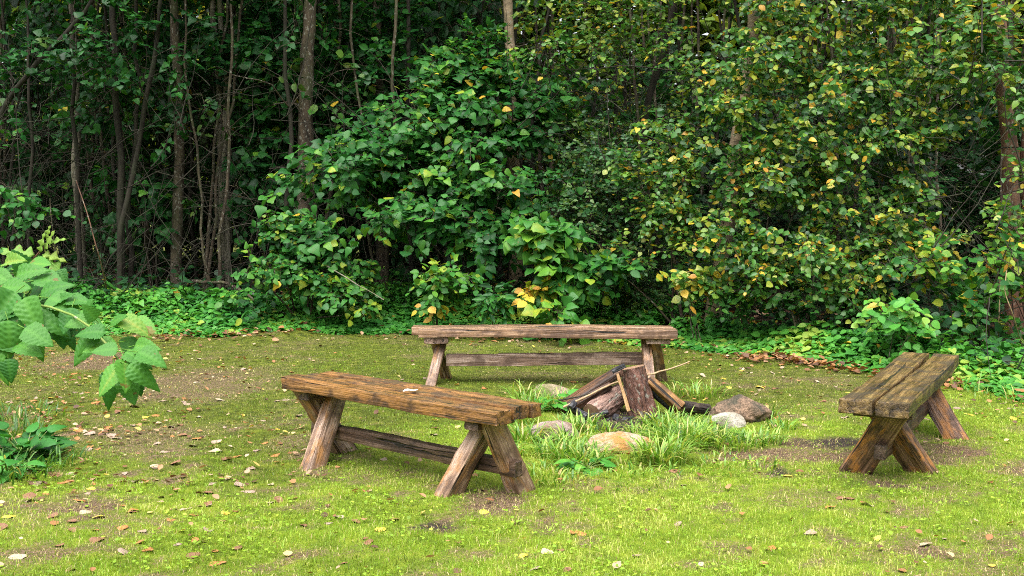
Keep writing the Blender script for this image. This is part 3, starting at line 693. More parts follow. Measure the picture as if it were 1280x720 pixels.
# dim undergrowth inside the wood
ge = Geo(); n = 15000
x = rng.uniform(-9, 8, n); y = edge_y(x) + 1.0 + rng.uniform(0, 6.5, n); keep = fbm(x, y, .9, 105, 3) > .47; x, y = x[keep], y[keep]; n = len(x)
a = rng.uniform(0, 2 * pi, n); pos = np.stack([x, y, gz(x, y) + rng.uniform(.03, .6, n) ** 1.3], -1)
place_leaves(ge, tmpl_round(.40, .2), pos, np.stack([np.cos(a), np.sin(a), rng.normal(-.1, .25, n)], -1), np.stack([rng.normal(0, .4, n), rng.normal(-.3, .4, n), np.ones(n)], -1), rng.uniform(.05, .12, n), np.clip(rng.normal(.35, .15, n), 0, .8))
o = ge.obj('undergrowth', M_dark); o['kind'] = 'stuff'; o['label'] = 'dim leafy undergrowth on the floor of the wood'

def stem_line(pts, n=26, wob=.02, seed=0):
    """smooth wobbly line through points"""
    P = np.array(pts, float); s = np.concatenate([[0], np.cumsum(np.linalg.norm(np.diff(P, axis=0), axis=1))]); t = np.linspace(0, s[-1], n)
    Q_ = np.stack([np.interp(t, s, P[:, i_]) for i_ in range(3)], -1)
    for _ in range(3): Q_[1:-1] = (Q_[:-2] + 2 * Q_[1:-1] + Q_[2:]) / 4
    Q_[1:, 0] += (vnoise(t, t * 0 + seed * 3.7, 1.6, 2) - .5)[1:] * wob * 2 + (vnoise(t, t * 0 + seed * 2.1, 4.5, 6) - .5)[1:] * wob
    Q_[1:, 1] += (vnoise(t, t * 0 + seed * 5.3, 1.6, 4) - .5)[1:] * wob * 2
    return Q_
def ellip(c, r, n, shell=.5):
    v = nrm(rng.normal(size=(n, 3))); q = rng.random(n) ** shell
    return np.array(c) + v * q[:, None] * np.array(r)

def grow(root, stems, tips, leaf, mat, tm, sides=4, twigs=3, nleaf=7, tl=.35, size=.1, tone=.45, tvar=.12, yellow=0.0, droop=.25, arch=.15, face=(0, -.35, .9), tilt=.35, stem_mat=M_bk_brown, stem_name='trunk', br=.5, stem_sides=8, hang=.0, bare_frac=0.0, crown='crown', ylow=None, twig_up=.0):
    """stems: list of (points, radii) tubes; branches reach for every tip; twigs and leaves sit near the tips"""
    base = np.array(root.location)
    cand = []; crad = []
    for q, (P, rad) in enumerate(stems):
        cand.append(P[2:]); crad.append(rad[2:])
    own = np.concatenate([np.full(len(c_), q) for q, c_ in enumerate(cand)]); cand = np.concatenate(cand); crad = np.concatenate(crad)
    tips = np.asarray(tips)
    d0 = np.array([np.min(np.linalg.norm(cand - t, axis=1)) for t in tips]); tips = tips[np.argsort(d0)]
    BP = []; BR = []; BO = []
    tt = np.linspace(0, 1, 7)[:, None]
    for t in tips:
        v_ = t - cand; dist = np.linalg.norm(v_, axis=1); hd = np.hypot(v_[:, 0], v_[:, 1])
        cost = dist + 1.2 * np.clip(hd * .25 - v_[:, 2], 0, None) + .25 * rng.random(len(cand)) * dist
        k_ = int(np.argmin(cost)); p0 = cand[k_]; L = dist[k_]
        p1 = p0 + (t - p0) * .5 + np.array([0, 0, arch * L]) + rng.normal(0, .06 * L, 3)
        B = (1 - tt) ** 2 * p0 + 2 * tt * (1 - tt) * p1 + tt ** 2 * t
        B[1:-1] += rng.normal(0, .016 * L + .003, (5, 3)); B[:, 2] += .05 * L * np.sin(tt[:, 0] * pi * rng.uniform(1.5, 3)) * tt[:, 0] * (1 - tt[:, 0])* 4
        r0 = min(crad[k_] * br, .004 + .011 * L); r1 = .0022
        rr = np.linspace(r0, r1, 7)
        BP.append(B); BR.append(rr); BO.append(own[k_]); own = np.concatenate([own, np.full(5, own[k_])])
        cand = np.concatenate([cand, B[2:]]); crad = np.concatenate([crad, rr[2:]])
    BP = np.array(BP); BR = np.array(BR)
    BO = np.array(BO)
    N = len(tips); K = twigs
    ti = rng.uniform(.45, 1.0, (N, K)); ti[:, 0] = 1.0
    f_ = ti * 6; i0 = np.clip(f_.astype(int), 0, 5); fr = (f_ - i0)[..., None]
    ar = np.arange(N)[:, None]
    s0 = BP[ar, i0] * (1 - fr) + BP[ar, i0 + 1] * fr
    bd = nrm(BP[ar, i0 + 1] - BP[ar, i0])
    rv = rng.normal(size=(N, K, 3)) * np.array([1, 1, .45]); td = nrm(bd * .7 + nrm(rv) * .9 + np.array([0, 0, twig_up]))
    ln = tl * rng.uniform(.55, 1.25, (N, K))
    u = np.linspace(0, 1, 4)[None, None, :, None]
    TP = s0[:, :, None] + td[:, :, None] * u * ln[..., None, None]; TP[..., 2] -= (droop * ln)[..., None] * (u[..., 0] ** 2)
    for q, (P, rad) in enumerate(stems):
        g_ = Geo(); V, Qd = tubes(P[None] - base, rad[None], stem_sides)
        ct = (V.reshape(len(P), stem_sides, 3) - (P - base)[:, None]); ax = np.arange(stem_sides) * 1.7
        ct *= (1 + .22 * (vnoise(ax[None] * 1.0 + q, P[:, 2:3] * 5.0, 1.0, 7) - .5) + .12 * (vnoise(ax[None] * 2.0, P[:, 2:3] * 17.0, 1.0, 8) - .5))[..., None]
        g_.add((ct + (P - base)[:, None]).reshape(-1, 3), Qd); n_st = len(Qd); mm_ = BO == q
        if mm_.any():
            V, Qd = tubes(BP[mm_] - base, BR[mm_], sides); g_.add(V, Qd)
            tp_ = (TP[mm_] - base).reshape(-1, 4, 3); V, Qd = tubes(tp_, np.broadcast_to(np.array([.0026, .0022, .0018, .0012]), (len(tp_), 4)), 3); g_.add(V, Qd)
        nq = sum(len(f) for f in g_.F)
        g_.obj(stem_name, [stem_mat, M_twig], root, mi=(np.arange(nq) >= n_st).astype(int))
    m = nleaf
    uu = (np.arange(m) + rng.uniform(.1, .9, (N, K, m))) / m; uu = .12 + .88 * uu
    lp = s0[:, :, None] + td[:, :, None] * (uu * ln[..., None])[..., None]; lp[..., 2] -= droop * ln[..., None] * uu ** 2
    sgn = np.where((np.arange(m) % 2) > 0, 1., -1.)
    sidev = nrm(np.cross(td, np.array([0, 0, 1.])))
    ld = td[:, :, None] * rng.uniform(.3, .9, (N, K, m, 1)) + sidev[:, :, None] * (sgn[None, None, :] * rng.uniform(.5, 1, (N, K, m)))[..., None] + rng.normal(0, .2, (N, K, m, 3))
    ld[..., 2] -= hang * rng.uniform(.4, 1.2, (N, K, m))
    nor = np.broadcast_to(np.array(face, float), ld.shape) + rng.normal(0, tilt, ld.shape)
    tn = tone + rng.normal(0, tvar * .8, (N, K, 1)) + rng.normal(0, tvar, (N, K, m))
    tn = np.clip(tn, .0, .77)
    yy = rng.random((N, K, m)) < yellow * (1.6 * (rng.random((N, K, 1)) < .6) + .1)
    if ylow is not None: yy |= (lp[..., 2] < ylow) & (rng.random((N, K, m)) < .6)
    tn = np.where(yy, rng.uniform(.80, .97, tn.shape), tn)
    sel = np.ones((N, K, m), bool)
    if bare_frac: sel &= (rng.random((N, 1, 1)) > bare_frac)
    # a short stalk lifts each blade off its twig
    ldn = nrm(ld); lp = lp + ldn * (.15 * size)
    ge_ = Geo()
    place_leaves(ge_, tm, (lp - base)[sel], ldn[sel], nor[sel], (size * rng.uniform(.6, 1.2, (N, K, m)))[sel], tn[sel])
    ge_.obj(crown, mat, root)

T_S = tmpl_simple(.36, .10)
T_R = [tmpl_round(.40, .2), tmpl_round(.36, .35, .14), tmpl_round(.44, .1, .05), tmpl_round(.33, -.1, .18)]
_v5 = (-1, -.5, 0, .5, 1)
T_H = [tmpl_serrate(w_, 8, 4, d_, f_, .012, 0, _v5, .66, .10) for w_, d_, f_ in ((.46, .25, .10), (.42, .40, .20), (.50, .15, .05), (.38, .3, .28), (.45, .55, .12))]
def layers(c, rad, n, k, thick=.06):
    """tips in k flat sprays spread through an ellipsoid, each sagging away from its middle"""
    out = []; c = np.array(c); rad = np.array(rad)
    for q in range(k):
        m = max(3, int(n / k * rng.uniform(.6, 1.4)))
        cc = c + nrm(rng.normal(size=3)) * rng.random() ** .4 * rad * np.array([.85, .9, .95])
        a = rng.uniform(0, 2 * pi, m); rr = np.sqrt(rng.random(m)) * rng.uniform(.28, .5) * max(rad[0], .3)
        out.append(cc + np.stack([rr * np.cos(a), rr * np.sin(a) * .8, rng.normal(0, thick, m) - .35 * rr ** 2 / max(rad[0], .3)], -1))
    return np.concatenate(out)
def tips_of(c):
    return layers(c[0], c[1], c[2], c[4]) if len(c) > 4 else ellip(*c)
def trunk_from_px(pts, d, dia, top=8.5, n=34, wob=.03, seed=0, dd=0.0, flare=1.5):
    """trunk seen through photo positions (bottom first) d metres away, run down to the soil and on up to its top"""
    P = [W(px, py, d + dd * i_) for i_, (px, py) in enumerate(pts)]
    v_ = P[0] - P[1]; v_ = v_ / abs(v_[2])
    b = P[0] + v_ * 0; b = np.array([P[0][0] + v_[0] * .4 * (P[0][2]), P[0][1], 0]); b[2] = float(gz(b[0], b[1])) - .05
    u_ = P[-1] - P[-2]; u_ = u_ / abs(u_[2]); tp = P[-1] + u_ * (top - P[-1][2]) * np.array([.5, .5, 1])
    Q_ = stem_line([b] + P + [tp], n, wob, seed); r0 = dia / F * d / 2
    z = Q_[:, 2]; rad = r0 * np.clip(1.12 - .085 * (z - .8), .18, 1.15); rad = rad * (1 + (flare - 1) * np.exp(-np.clip(z - z[0], 0, None) / .12)) * (1 + .10 * (vnoise(z, z * 0 + seed, 7, 3) - .5))
    return Q_, rad
def ground_at(P): return (float(P[0][0]), float(P[0][1]), float(gz(P[0][0], P[0][1])))

def tree(name, label, pts, d, dia, bmat, lmat, tm, crowns, size=.12, top=8.5, extra=(), seed=0, cat='tree', group=None, wob=.03, high=95, **kw):
    st = trunk_from_px(pts, d, dia, top, seed=seed, wob=wob)
    root = thing(name, label, cat, ground_at(st[0]), group=group)
    stems = [st] + [trunk_from_px(p_, d_, w_, t_, seed=seed + 7 + q, wob=wob) for q, (p_, d_, w_, t_) in enumerate(extra)]
    tips = [tips_of(c) for c in crowns]
    tx = st[0][-1]
    if high: tips.append(ellip((tx[0], tx[1], top - 1.6), (1.9, 1.9, 2.6), high, .4))
    grow(root, stems, np.concatenate(tips) if tips else [], None, lmat, tm, size=size, stem_mat=bmat, **kw)
    return root
def E_(px, py, d, rx, ry, rd, n, shell=.5, k=0):
    """crown ellipsoid centred on a photo position at depth d, half-sizes in photo pixels, depth half-size in metres"""
    s_ = d / F; return (W(px, py, d), (rx * s_, rd, ry * s_), n, shell) + ((k,) if k else ())

# trees of the wood, one by one
tree('tree', 'straight brown trunk with a bent foot among exposed roots', [(221, 362), (224, 250), (224, 150), (220, 60), (215, 0)], 15.5, 13, M_bk_brown, M_dark, T_H,
     [E_(225, 60, 15.6, 60, 60, .5, 8)], .13, seed=1, tone=.4, bare_frac=.3)
tree('tree', 'slender pale grey twin stemmed tree behind the bent footed brown trunk', [(277, 330), (274, 200), (271, 90), (268, 0)], 16.2, 8.5, M_bk_pale, M_hazel, T_H,
     [E_(270, 40, 16.4, 60, 70, .6, 14)], .13, extra=[([(286, 330), (281, 230), (284, 120), (276, 20)], 16.1, 7.5, 7.5)], seed=2, tone=.3)
tree('tree', 'thick brown trunk rising out of the hazel thicket', [(378, 330), (381, 190), (385, 90), (389, 0)], 15.0, 19, M_bk_brown, M_hazel, T_H,
     [E_(330, 60, 15.6, 80, 80, .7, 22), E_(420, 60, 15.8, 60, 80, .7, 18)], .13, seed=3, tone=.32, top=9.5)
tree('tree', 'pale mossy thin trunk deep in the dark corner of the wood', [(102, 330), (95, 230), (97, 110), (88, 0)], 16.5, 11, M_bk_pale, M_dark, T_H, [E_(95, 40, 16.5, 70, 50, .8, 10)], .12, seed=4, tone=.35)
tree('tree', 'mossy dark stub trunk with a thin pale leaning stem', [(151, 380), (150, 300), (148, 180), (140, 0)], 15.0, 9, M_bk_dark, M_dark, T_H, [E_(110, 70, 15, 50, 40, .6, 6)], .11,
     extra=[([(150, 370), (153, 280), (175, 170), (196, 60)], 14.6, 6.5, 5.5)], seed=5, tone=.5)
tree('tree', 'dark trunk leaning across the wood behind the raspberry cane', [(-60, 330), (5, 130), (60, 60), (112, 10)], 14.6, 7, M_bk_dark, M_hazel, T_H, [E_(95, 60, 14.2, 60, 30, .5, 10), E_(20, 90, 14.2, 40, 60, .5, 6)], .10, seed=6, tone=.26, top=6.5)
tree('tree', 'brown trunk showing only near the top behind the hazel', [(476, 300), (474, 120), (471, 40), (470, 0)], 16.5, 13, M_bk_brown, M_hazel, T_R, [E_(450, 100, 15.6, 80, 60, .7, 30), E_(500, 30, 16, 70, 50, .8, 24)], .12, seed=7, tone=.33)
tree('birch_tree', 'pale tan trunk showing through gaps in the upper foliage', [(646, 330), (642, 140), (637, 60), (634, 0)], 15.2, 14.5, M_bk_tan, M_hazel, T_R, [E_(590, 80, 14.4, 60, 70, .6, 50, .5, 7), E_(690, 90, 14.8, 60, 80, .6, 22, .5, 4), E_(560, 130, 14.2, 60, 40, .4, 22, .5, 3)], .095, seed=8, tone=.50, yellow=.035)
tree('birch_tree', 'leaning tan birch trunk behind hanging yellowing foliage', [(890, 400), (906, 296), (922, 180), (938, 60), (944, 0)], 12.7, 16, M_bk_tan, M_birch, T_R,
     [E_(975, 80, 12.2, 100, 110, .6, 130, .5, 18), E_(1030, 220, 11.9, 115, 95, .6, 140, .5, 20), E_(950, 320, 11.6, 80, 45, .4, 60, .5, 8), E_(1100, 120, 12.0, 90, 130, .7, 135, .5, 18), E_(1085, 300, 11.3, 90, 75, .5, 90, .5, 11), E_(860, 200, 12.5, 45, 100, .5, 52, .5, 9), E_(925, 150, 11.9, 40, 130, .25, 24, .5, 6), E_(1010, -10, 12.2, 140, 50, .6, 70, .5, 10), E_(1150, -10, 12.1, 80, 50, .5, 44, .5, 6), E_(1140, 200, 11.6, 28, 150, .4, 44, .5, 8)],
     .072, seed=9, tone=.54, tvar=.16, yellow=.06, nleaf=7, tl=.24, hang=.4, droop=.4, face=(0, -.6, .6), tilt=.5)
tree('tree', 'reddish brown peeling trunk at the bright gap in the wood', [(1270, 345), (1263, 240), (1262, 150), (1249, 55)], 11.8, 19, M_bk_red, M_birch, T_R,
     [E_(1220, 40, 11.3, 60, 70, .5, 46), E_(1265, 260, 10.8, 40, 90, .4, 24), E_(1290, 120, 11.0, 50, 100, .5, 34)], .085, seed=10, tone=.58, yellow=.05, nleaf=5, tl=.26, extra=[([(1282, 345), (1280, 230), (1284, 130), (1288, 30)], 11.9, 11, 7)], hang=.3)
tree('birch_tree', 'young birch with yellow green leaves high over the dark stems', [(826, 330), (800, 180), (822, 80), (846, 0)], 14.4, 9, M_bk_dark, M_birch, T_S,
     [E_(760, 40, 13.8, 120, 60, .7, 56, .5, 8), E_(855, 110, 13.6, 50, 110, .6, 44, .5, 6), E_(700, 10, 14, 80, 40, .6, 30, .5, 4), E_(840, -10, 13.8, 110, 40, .6, 44, .5, 6)], .08, seed=11, tone=.60, yellow=.04, hang=.3, nleaf=6)

def shrub(name, label, px, py, d, crowns, lmat, tm, size, nst=5, spread=.5, hgt=2.0, seed=0, cat='shrub', group=None, r0=.016, smat=M_bk_brown, **kw):
    b = W(px, py, d); bx, by = b[0], d; bz = float(gz(bx, by))
    root = thing(name, label, cat, (bx, by, bz), group=group)
    r = np.random.default_rng(seed); stems = []
    tips = np.concatenate([tips_of(c) for c in crowns])
    cen = tips.mean(0); cc = [np.array(c[0]) for c in crowns]
    for q in range(nst):
        tgt = cc[q % len(cc)] + r.normal(0, spread, 3) * np.array([1, .6, .4]); a = r.uniform(0, 2 * pi)
        b0 = np.array([bx + .08 * nst ** .5 * math.cos(a) * r.random(), by + .06 * nst ** .5 * math.sin(a), bz - .03])
        mid = b0 * .55 + tgt * .45; mid[2] += .25 * (tgt[2] - b0[2]) * .5
        P = stem_line([b0, mid, tgt], 16, .02, seed + q); stems.append((P, np.linspace(r0, r0 * .3, 16)))
    grow(root, stems, tips, None, lmat, tm, size=size, stem_mat=smat, stem_name='stem', crown='foliage', stem_sides=6, **kw)
    return root
HZ = dict(hang=.35, droop=.3, face=(0, -.55, .75), tilt=.33)
shrub('hazel_shrub', 'large spreading hazel with layers of big wet leaves', 590, 395, 14.3,
      [E_(455, 215, 13.9, 105, 55, .7, 84, .5, 12), E_(560, 190, 13.8, 110, 75, .7, 104, .5, 14), E_(640, 235, 13.6, 90, 55, .6, 66, .5, 9), E_(520, 278, 13.1, 130, 20, .4, 58, .5, 6), E_(590, 290, 13.0, 70, 14, .3, 26, .5, 2), E_(420, 285, 13.4, 60, 20, .4, 22, .5, 2), E_(590, 110, 14.2, 60, 45, .5, 56, .5, 7), E_(520, 105, 14.4, 70, 45, .5, 44, .5, 6), E_(650, 150, 14.0, 60, 40, .5, 40, .5, 5)],
      M_hazel, T_H, .112, 10, .5, seed=21, twigs=3, nleaf=5, tl=.34, tone=.47, tvar=.11, yellow=.006, hang=.25, droop=.3, face=(0, -.55, .8), tilt=.30)
shrub('hazel_shrub', 'smaller bright leaved bush in front of the thick brown trunk', 385, 400, 13.6, [E_(345, 325, 13.3, 50, 40, .4, 34, .5, 4), E_(410, 345, 13.2, 60, 40, .4, 46, .5, 5), E_(380, 285, 13.5, 50, 26, .4, 16), E_(440, 375, 13.0, 40, 20, .3, 12)],
      M_hazel, T_H, .085, 6, .25, seed=22, nleaf=6, tl=.26, tone=.56, yellow=.006, **HZ)
shrub('hazel_shrub', 'tall dim hazel filling the space between the pale twin stems and thick trunk', 325, 350, 16.0, [E_(330, 210, 15.9, 45, 90, .6, 60), E_(330, 90, 16, 60, 80, .6, 44), E_(425, 190, 15.8, 40, 60, .5, 30)],
      M_hazel, T_H, .13, 6, .4, seed=23, nleaf=5, tl=.36, tone=.32, yellow=.006, **HZ)
shrub('hazel_shrub', 'dim hazel in the dark between the thin pale trunk and stub trunk', 190, 370, 15.8, [E_(180, 260, 15.8, 40, 70, .6, 22), E_(150, 120, 15.6, 50, 50, .6, 16)],
      M_hazel, T_H, .13, 4, .3, seed=24, nleaf=5, tl=.4, tone=.34, **HZ)
shrub('lime_sapling', 'young sapling with the biggest bright leaves behind the rosy bench', 692, 392, 13.0, [E_(690, 290, 12.5, 40, 24, .22, 17), E_(690, 345, 12.5, 46, 34, .25, 12), E_(700, 390, 12.1, 30, 14, .2, 6)],
      M_hazel, T_H, .145, 3, .12, seed=25, nleaf=5, tl=.30, tone=.62, tvar=.08, yellow=.015, r0=.010, cat='sapling', **HZ)
shrub('hazel_sapling', 'small sapling with yellow lowest leaves behind the rosy bench', 548, 396, 13.0, [E_(555, 345, 12.5, 36, 16, .2, 16), E_(550, 370, 12.5, 40, 12, .2, 11)],
      M_hazel, T_R, .095, 3, .1, seed=26, nleaf=5, tl=.22, tone=.64, tvar=.08, ylow=float(W(550, 378, 12.5)[2]), r0=.008, cat='sapling', **HZ)
shrub('hazel_sapling', 'short sapling whose top leaves have all turned yellow', 668, 394, 13.0, [E_(665, 362, 12.4, 22, 9, .12, 6)],
      M_hazel, T_R, .11, 2, .06, seed=27, nleaf=4, tl=.16, tone=.8, tvar=.03, yellow=.9, r0=.007, cat='sapling', **HZ)
shrub('hazel_sapling', 'small dark leaved sapling beside the sapling of biggest leaves', 762, 394, 13.0, [E_(758, 340, 12.4, 28, 26, .2, 14)],
      M_hazel, T_R, .12, 3, .08, seed=28, nleaf=5, tl=.2, tone=.48, r0=.008, cat='sapling', **HZ)
shrub('hazel_sapling', 'yellow green sprig growing at the foot of the leaning birch', 872, 415, 11.9, [E_(862, 352, 11.8, 26, 16, .2, 12)],
      M_birch, T_R, .10, 3, .08, seed=29, nleaf=5, tl=.2, tone=.70, yellow=.2, r0=.007, cat='sapling', **HZ)
shrub('rowan_seedling', 'low seedling with narrow dark leaflets behind the rosy bench', 622, 394, 13.0, [E_(622, 372, 12.3, 24, 12, .15, 8)],
      M_hazel, tmpl_simple(.2, .06), .13, 3, .08, seed=30, nleaf=8, tl=.22, tone=.46, r0=.006, cat='seedling', **HZ)
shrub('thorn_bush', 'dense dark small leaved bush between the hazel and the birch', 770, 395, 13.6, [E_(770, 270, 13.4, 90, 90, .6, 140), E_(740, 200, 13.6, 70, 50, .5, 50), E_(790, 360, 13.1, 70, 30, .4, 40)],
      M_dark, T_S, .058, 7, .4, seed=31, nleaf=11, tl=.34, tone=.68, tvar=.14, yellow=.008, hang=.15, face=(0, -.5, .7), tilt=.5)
shrub('bush', 'pale leaved arching bush hanging over the dark small leaved bush', 850, 400, 12.7, [E_(815, 250, 12.6, 44, 70, .4, 44, .5, 6), E_(780, 320, 12.7, 30, 30, .3, 12, .5, 2), E_(850, 300, 12.4, 36, 40, .35, 22, .5, 3)],
      M_birch, T_R, .07, 4, .25, seed=32, nleaf=7, tl=.32, tone=.56, tvar=.12, yellow=.06, hang=.3)
shrub('bush', 'tangled bush of glossy leaves beneath the hanging birch', 1010, 425, 11.4, [E_(960, 362, 11.7, 80, 28, .35, 44, .5, 6), E_(1060, 366, 11.4, 70, 30, .35, 40, .5, 5), E_(1010, 315, 11.9, 110, 36, .4, 36, .5, 5)],
      M_birch, T_R, .075, 6, .3, seed=33, nleaf=6, tl=.24, tone=.46, tvar=.14, yellow=.04, **HZ)
shrub('bramble', 'bright leaved bramble behind the mossy two plank bench', 1128, 438, 10.3, [E_(1125, 400, 10.2, 34, 30, .25, 16)],
      M_cover, T_R, .10, 4, .1, seed=34, nleaf=5, tl=.24, tone=.66, yellow=.06, r0=.006, **HZ)
shrub('bush', 'sparse blue green leaved bush beside the reddish peeling trunk', 1215, 440, 10.6, [E_(1175, 330, 10.6, 40, 34, .3, 16), E_(1225, 385, 10.4, 50, 34, .35, 20), E_(1265, 320, 10.3, 30, 50, .3, 14)],
      M_hazel, T_R, .10, 5, .2, seed=35, nleaf=5, tl=.3, tone=.60, yellow=.05, **HZ)
shrub('bush', 'twiggy dark bush under the bright gap in the wood', 1160, 420, 11.8, [E_(1125, 250, 12.6, 45, 90, .5, 46), E_(1160, 385, 11.6, 80, 30, .5, 34), E_(1100, 380, 12, 60, 50, .4, 34)],
      M_dark, T_R, .075, 7, .3, seed=36, nleaf=7, tl=.34, tone=.42, tvar=.16, yellow=.03, bare_frac=.25, **HZ)
shrub('bush', 'shaded bush standing in the wood behind the leaning birch', 960, 400, 14.2, [E_(960, 200, 14.8, 120, 120, .8, 70), E_(1060, 280, 14.6, 90, 90, .7, 46), E_(880, 300, 14.5, 50, 70, .6, 30)],
      M_dark, T_R, .095, 8, .5, seed=37, nleaf=7, tl=.4, tone=.36, tvar=.15, **HZ)
shrub('bush', 'small leafy bush at the dark wood edge beyond the raspberry cane', 60, 400, 13.6, [E_(30, 250, 13.4, 40, 30, .4, 12), E_(10, 350, 13.2, 50, 40, .4, 18), E_(300, 385, 13.2, 60, 12, .3, 10)],
      M_hazel, T_R, .10, 4, .2, seed=38, nleaf=6, tl=.3, tone=.45, **HZ)

# thin stems in the depth of the wood: five kinds, copied
protos = []
for q in range(6):
    r = np.random.default_rng(500 + q); H_ = r.uniform(7.0, 9.0)
    root = thing('thin_sapling', 'thin dark stem standing in the shade deep in the wood', 'sapling', (0, 0, 0), group='thin dark stems deep in the wood')
    stems = [(stem_line([(0, 0, -.05), (r.normal(0, .12), r.normal(0, .1), H_ * .45), (r.normal(0, .4), r.normal(0, .3), H_)], 22, .06, q), np.linspace(r.uniform(.017, .034), .009, 22))]
    if q % 2: stems.append((stem_line([(.08, .03, -.05), (r.normal(.25, .15), 0, H_ * .4), (r.normal(.6, .3), r.normal(0, .3), H_ * .9)], 22, .06, q + 9), np.linspace(.028, .010, 22)))
    tips = np.concatenate([ellip((0, 0, H_ * .85), (1.3, 1.3, 1.5), 56, .5), ellip((0, 0, 2.4), (.8, .8, 1.6), 10, .5)])
    grow(root, stems, tips, None, [M_dark, M_hazel, M_birch][q % 3], T_R, size=.11, nleaf=5, tl=.4, tone=[.6, .4, .45][q % 3], yellow=.03, bare_frac=.35, stem_mat=[M_bk_dark, M_bk_brown][q % 2], **HZ)
    protos.append(root)
spots = []
rs = np.random.default_rng(77)
while len(spots) < 150:
    x_ = rs.uniform(-10.5, 9.5); y_ = rs.uniform(14.6, 23)
    px = 640 + F * x_ / y_
    if y_ < edge_y(x_) + 2.0: continue
    if 1195 < px < 1245 : continue
    if min([9] + [math.hypot(x_ - a_, y_ - b_) for a_, b_ in spots]) < .38: continue
    spots.append((x_, y_))
for q, (x_, y_) in enumerate(spots):
    o = protos[q] if q < 6 else copy_tree(protos[q % 6])
    o.location = (x_, y_, float(gz(x_, y_))); o.rotation_euler = (rs.normal(0, .05), rs.normal(0, .05), rs.uniform(0, 6.28)); s_ = rs.uniform(.85, 1.25); o.scale = (s_,) * 3

# dim bushes that close the view through the wood
protos = []
for q in range(4):
    r = np.random.default_rng(900 + q)
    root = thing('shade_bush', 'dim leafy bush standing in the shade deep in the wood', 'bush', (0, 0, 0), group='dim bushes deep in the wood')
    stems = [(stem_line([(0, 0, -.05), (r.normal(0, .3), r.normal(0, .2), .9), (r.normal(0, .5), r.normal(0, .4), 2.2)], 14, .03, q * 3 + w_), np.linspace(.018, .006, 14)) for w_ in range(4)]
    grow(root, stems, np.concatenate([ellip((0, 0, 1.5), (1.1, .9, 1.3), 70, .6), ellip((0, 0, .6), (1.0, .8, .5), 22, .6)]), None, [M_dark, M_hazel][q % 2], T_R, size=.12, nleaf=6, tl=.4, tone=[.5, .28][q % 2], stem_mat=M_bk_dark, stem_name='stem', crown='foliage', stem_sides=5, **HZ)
    protos.append(root)
q = 0
for y_ in (17.6, 19.6, 21.6, 23.4):
    for x_ in np.arange(-12, 11, 1.6):
        xx, yy = x_ + rs.uniform(-.6, .6), y_ + rs.uniform(-.7, .7); px = 640 + F * xx / yy
        if 1185 < px < 1250 or rs.random() < .08: continue
        if yy < 18.5 and px < 330 and rs.random() < .6: continue
        if 650 < px < 860 and yy < 22.5 and rs.random() < .75: continue
        o = protos[q] if q < 4 else copy_tree(protos[q % 4]); q += 1
        o.location = (xx, yy, float(gz(xx, yy))); o.rotation_euler = (0, 0, rs.uniform(0, 6.28)); s_ = rs.uniform(.9, 1.5); o.scale = (s_, s_, s_ * (rs.uniform(1.3, 1.9) if px < 600 else rs.uniform(.9, 1.3)))

# bare stems and fallen wood at the edge
stick('bare_cane', 'bare reddish cane arching up at the dark wood edge', [P3(gnd(138, 402)), W(128, 330, 12.9), W(108, 265, 13.0), W(95, 225, 13.1)], .010, .005, M_bk_red, 'cane')
stick('dead_branch', 'dark dead branch lying from the bent footed trunk into the ground cover', [W(228, 352, 15.0), W(262, 350, 14.6), W(300, 362, 14.0), W(325, 380, 13.4)], .03, .012, M_bk_brown, 'branch')
stick('dead_branch', 'pale thin dead branch poking out of the bright leaved bush', [W(405, 330, 13), W(440, 352, 12.7), W(480, 375, 12.5)], .008, .005, M_bk_pale, 'branch')
stick('bare_cane', 'thin straw coloured cane bending down beside the reddish trunk', [P3(gnd(1282, 452)), W(1268, 400, 9.9), W(1255, 365, 9.9), W(1258, 338, 10.0)], .006, .004, M_stick, 'cane')
stick('bare_cane', 'straight straw coloured cane standing behind the mossy bench', [P3(gnd(1247, 450)), W(1249, 400, 10.2), W(1250, 350, 10.3)], .006, .004, M_stick, 'cane')
# brushwood: uncountable bare twigs in the dark of the wood
n = 3000; x = np.where(rng.random(3000) < .6, rng.uniform(-9, -1, 3000), rng.uniform(-1, 8, 3000)); y = edge_y(x) + rng.uniform(.9, 6.5, n)
ln = rng.uniform(.5, 1.9, n); a = rng.uniform(0, 2 * pi, n); el = rng.uniform(-.2, 1.3, n)
d_ = np.stack([np.cos(a) * np.cos(el), np.sin(a) * np.cos(el), np.sin(el)], -1)
b_ = np.stack([x, y, gz(x, y) + rng.uniform(0, 1, n) ** 1.5 * 3.0], -1); u = np.linspace(0, 1, 6)[None, :, None]
P = b_[:, None] + d_[:, None] * u * ln[:, None, None] + np.cumsum(rng.normal(0, .03, (n, 6, 3)), 1); P[..., 2] += (u[..., 0] ** 2) * rng.uniform(-.4, .3, (n, 1)) * ln[:, None]
V, Qd = tubes(P, np.linspace(.0065, .0015, 6)[None] * rng.uniform(.5, 1.3, (n, 1)), 4)
o = mesh_obj('brushwood', V, Qd, M_bk_dark); o['kind'] = 'stuff'; o['label'] = 'tangle of bare twigs inside the wood'

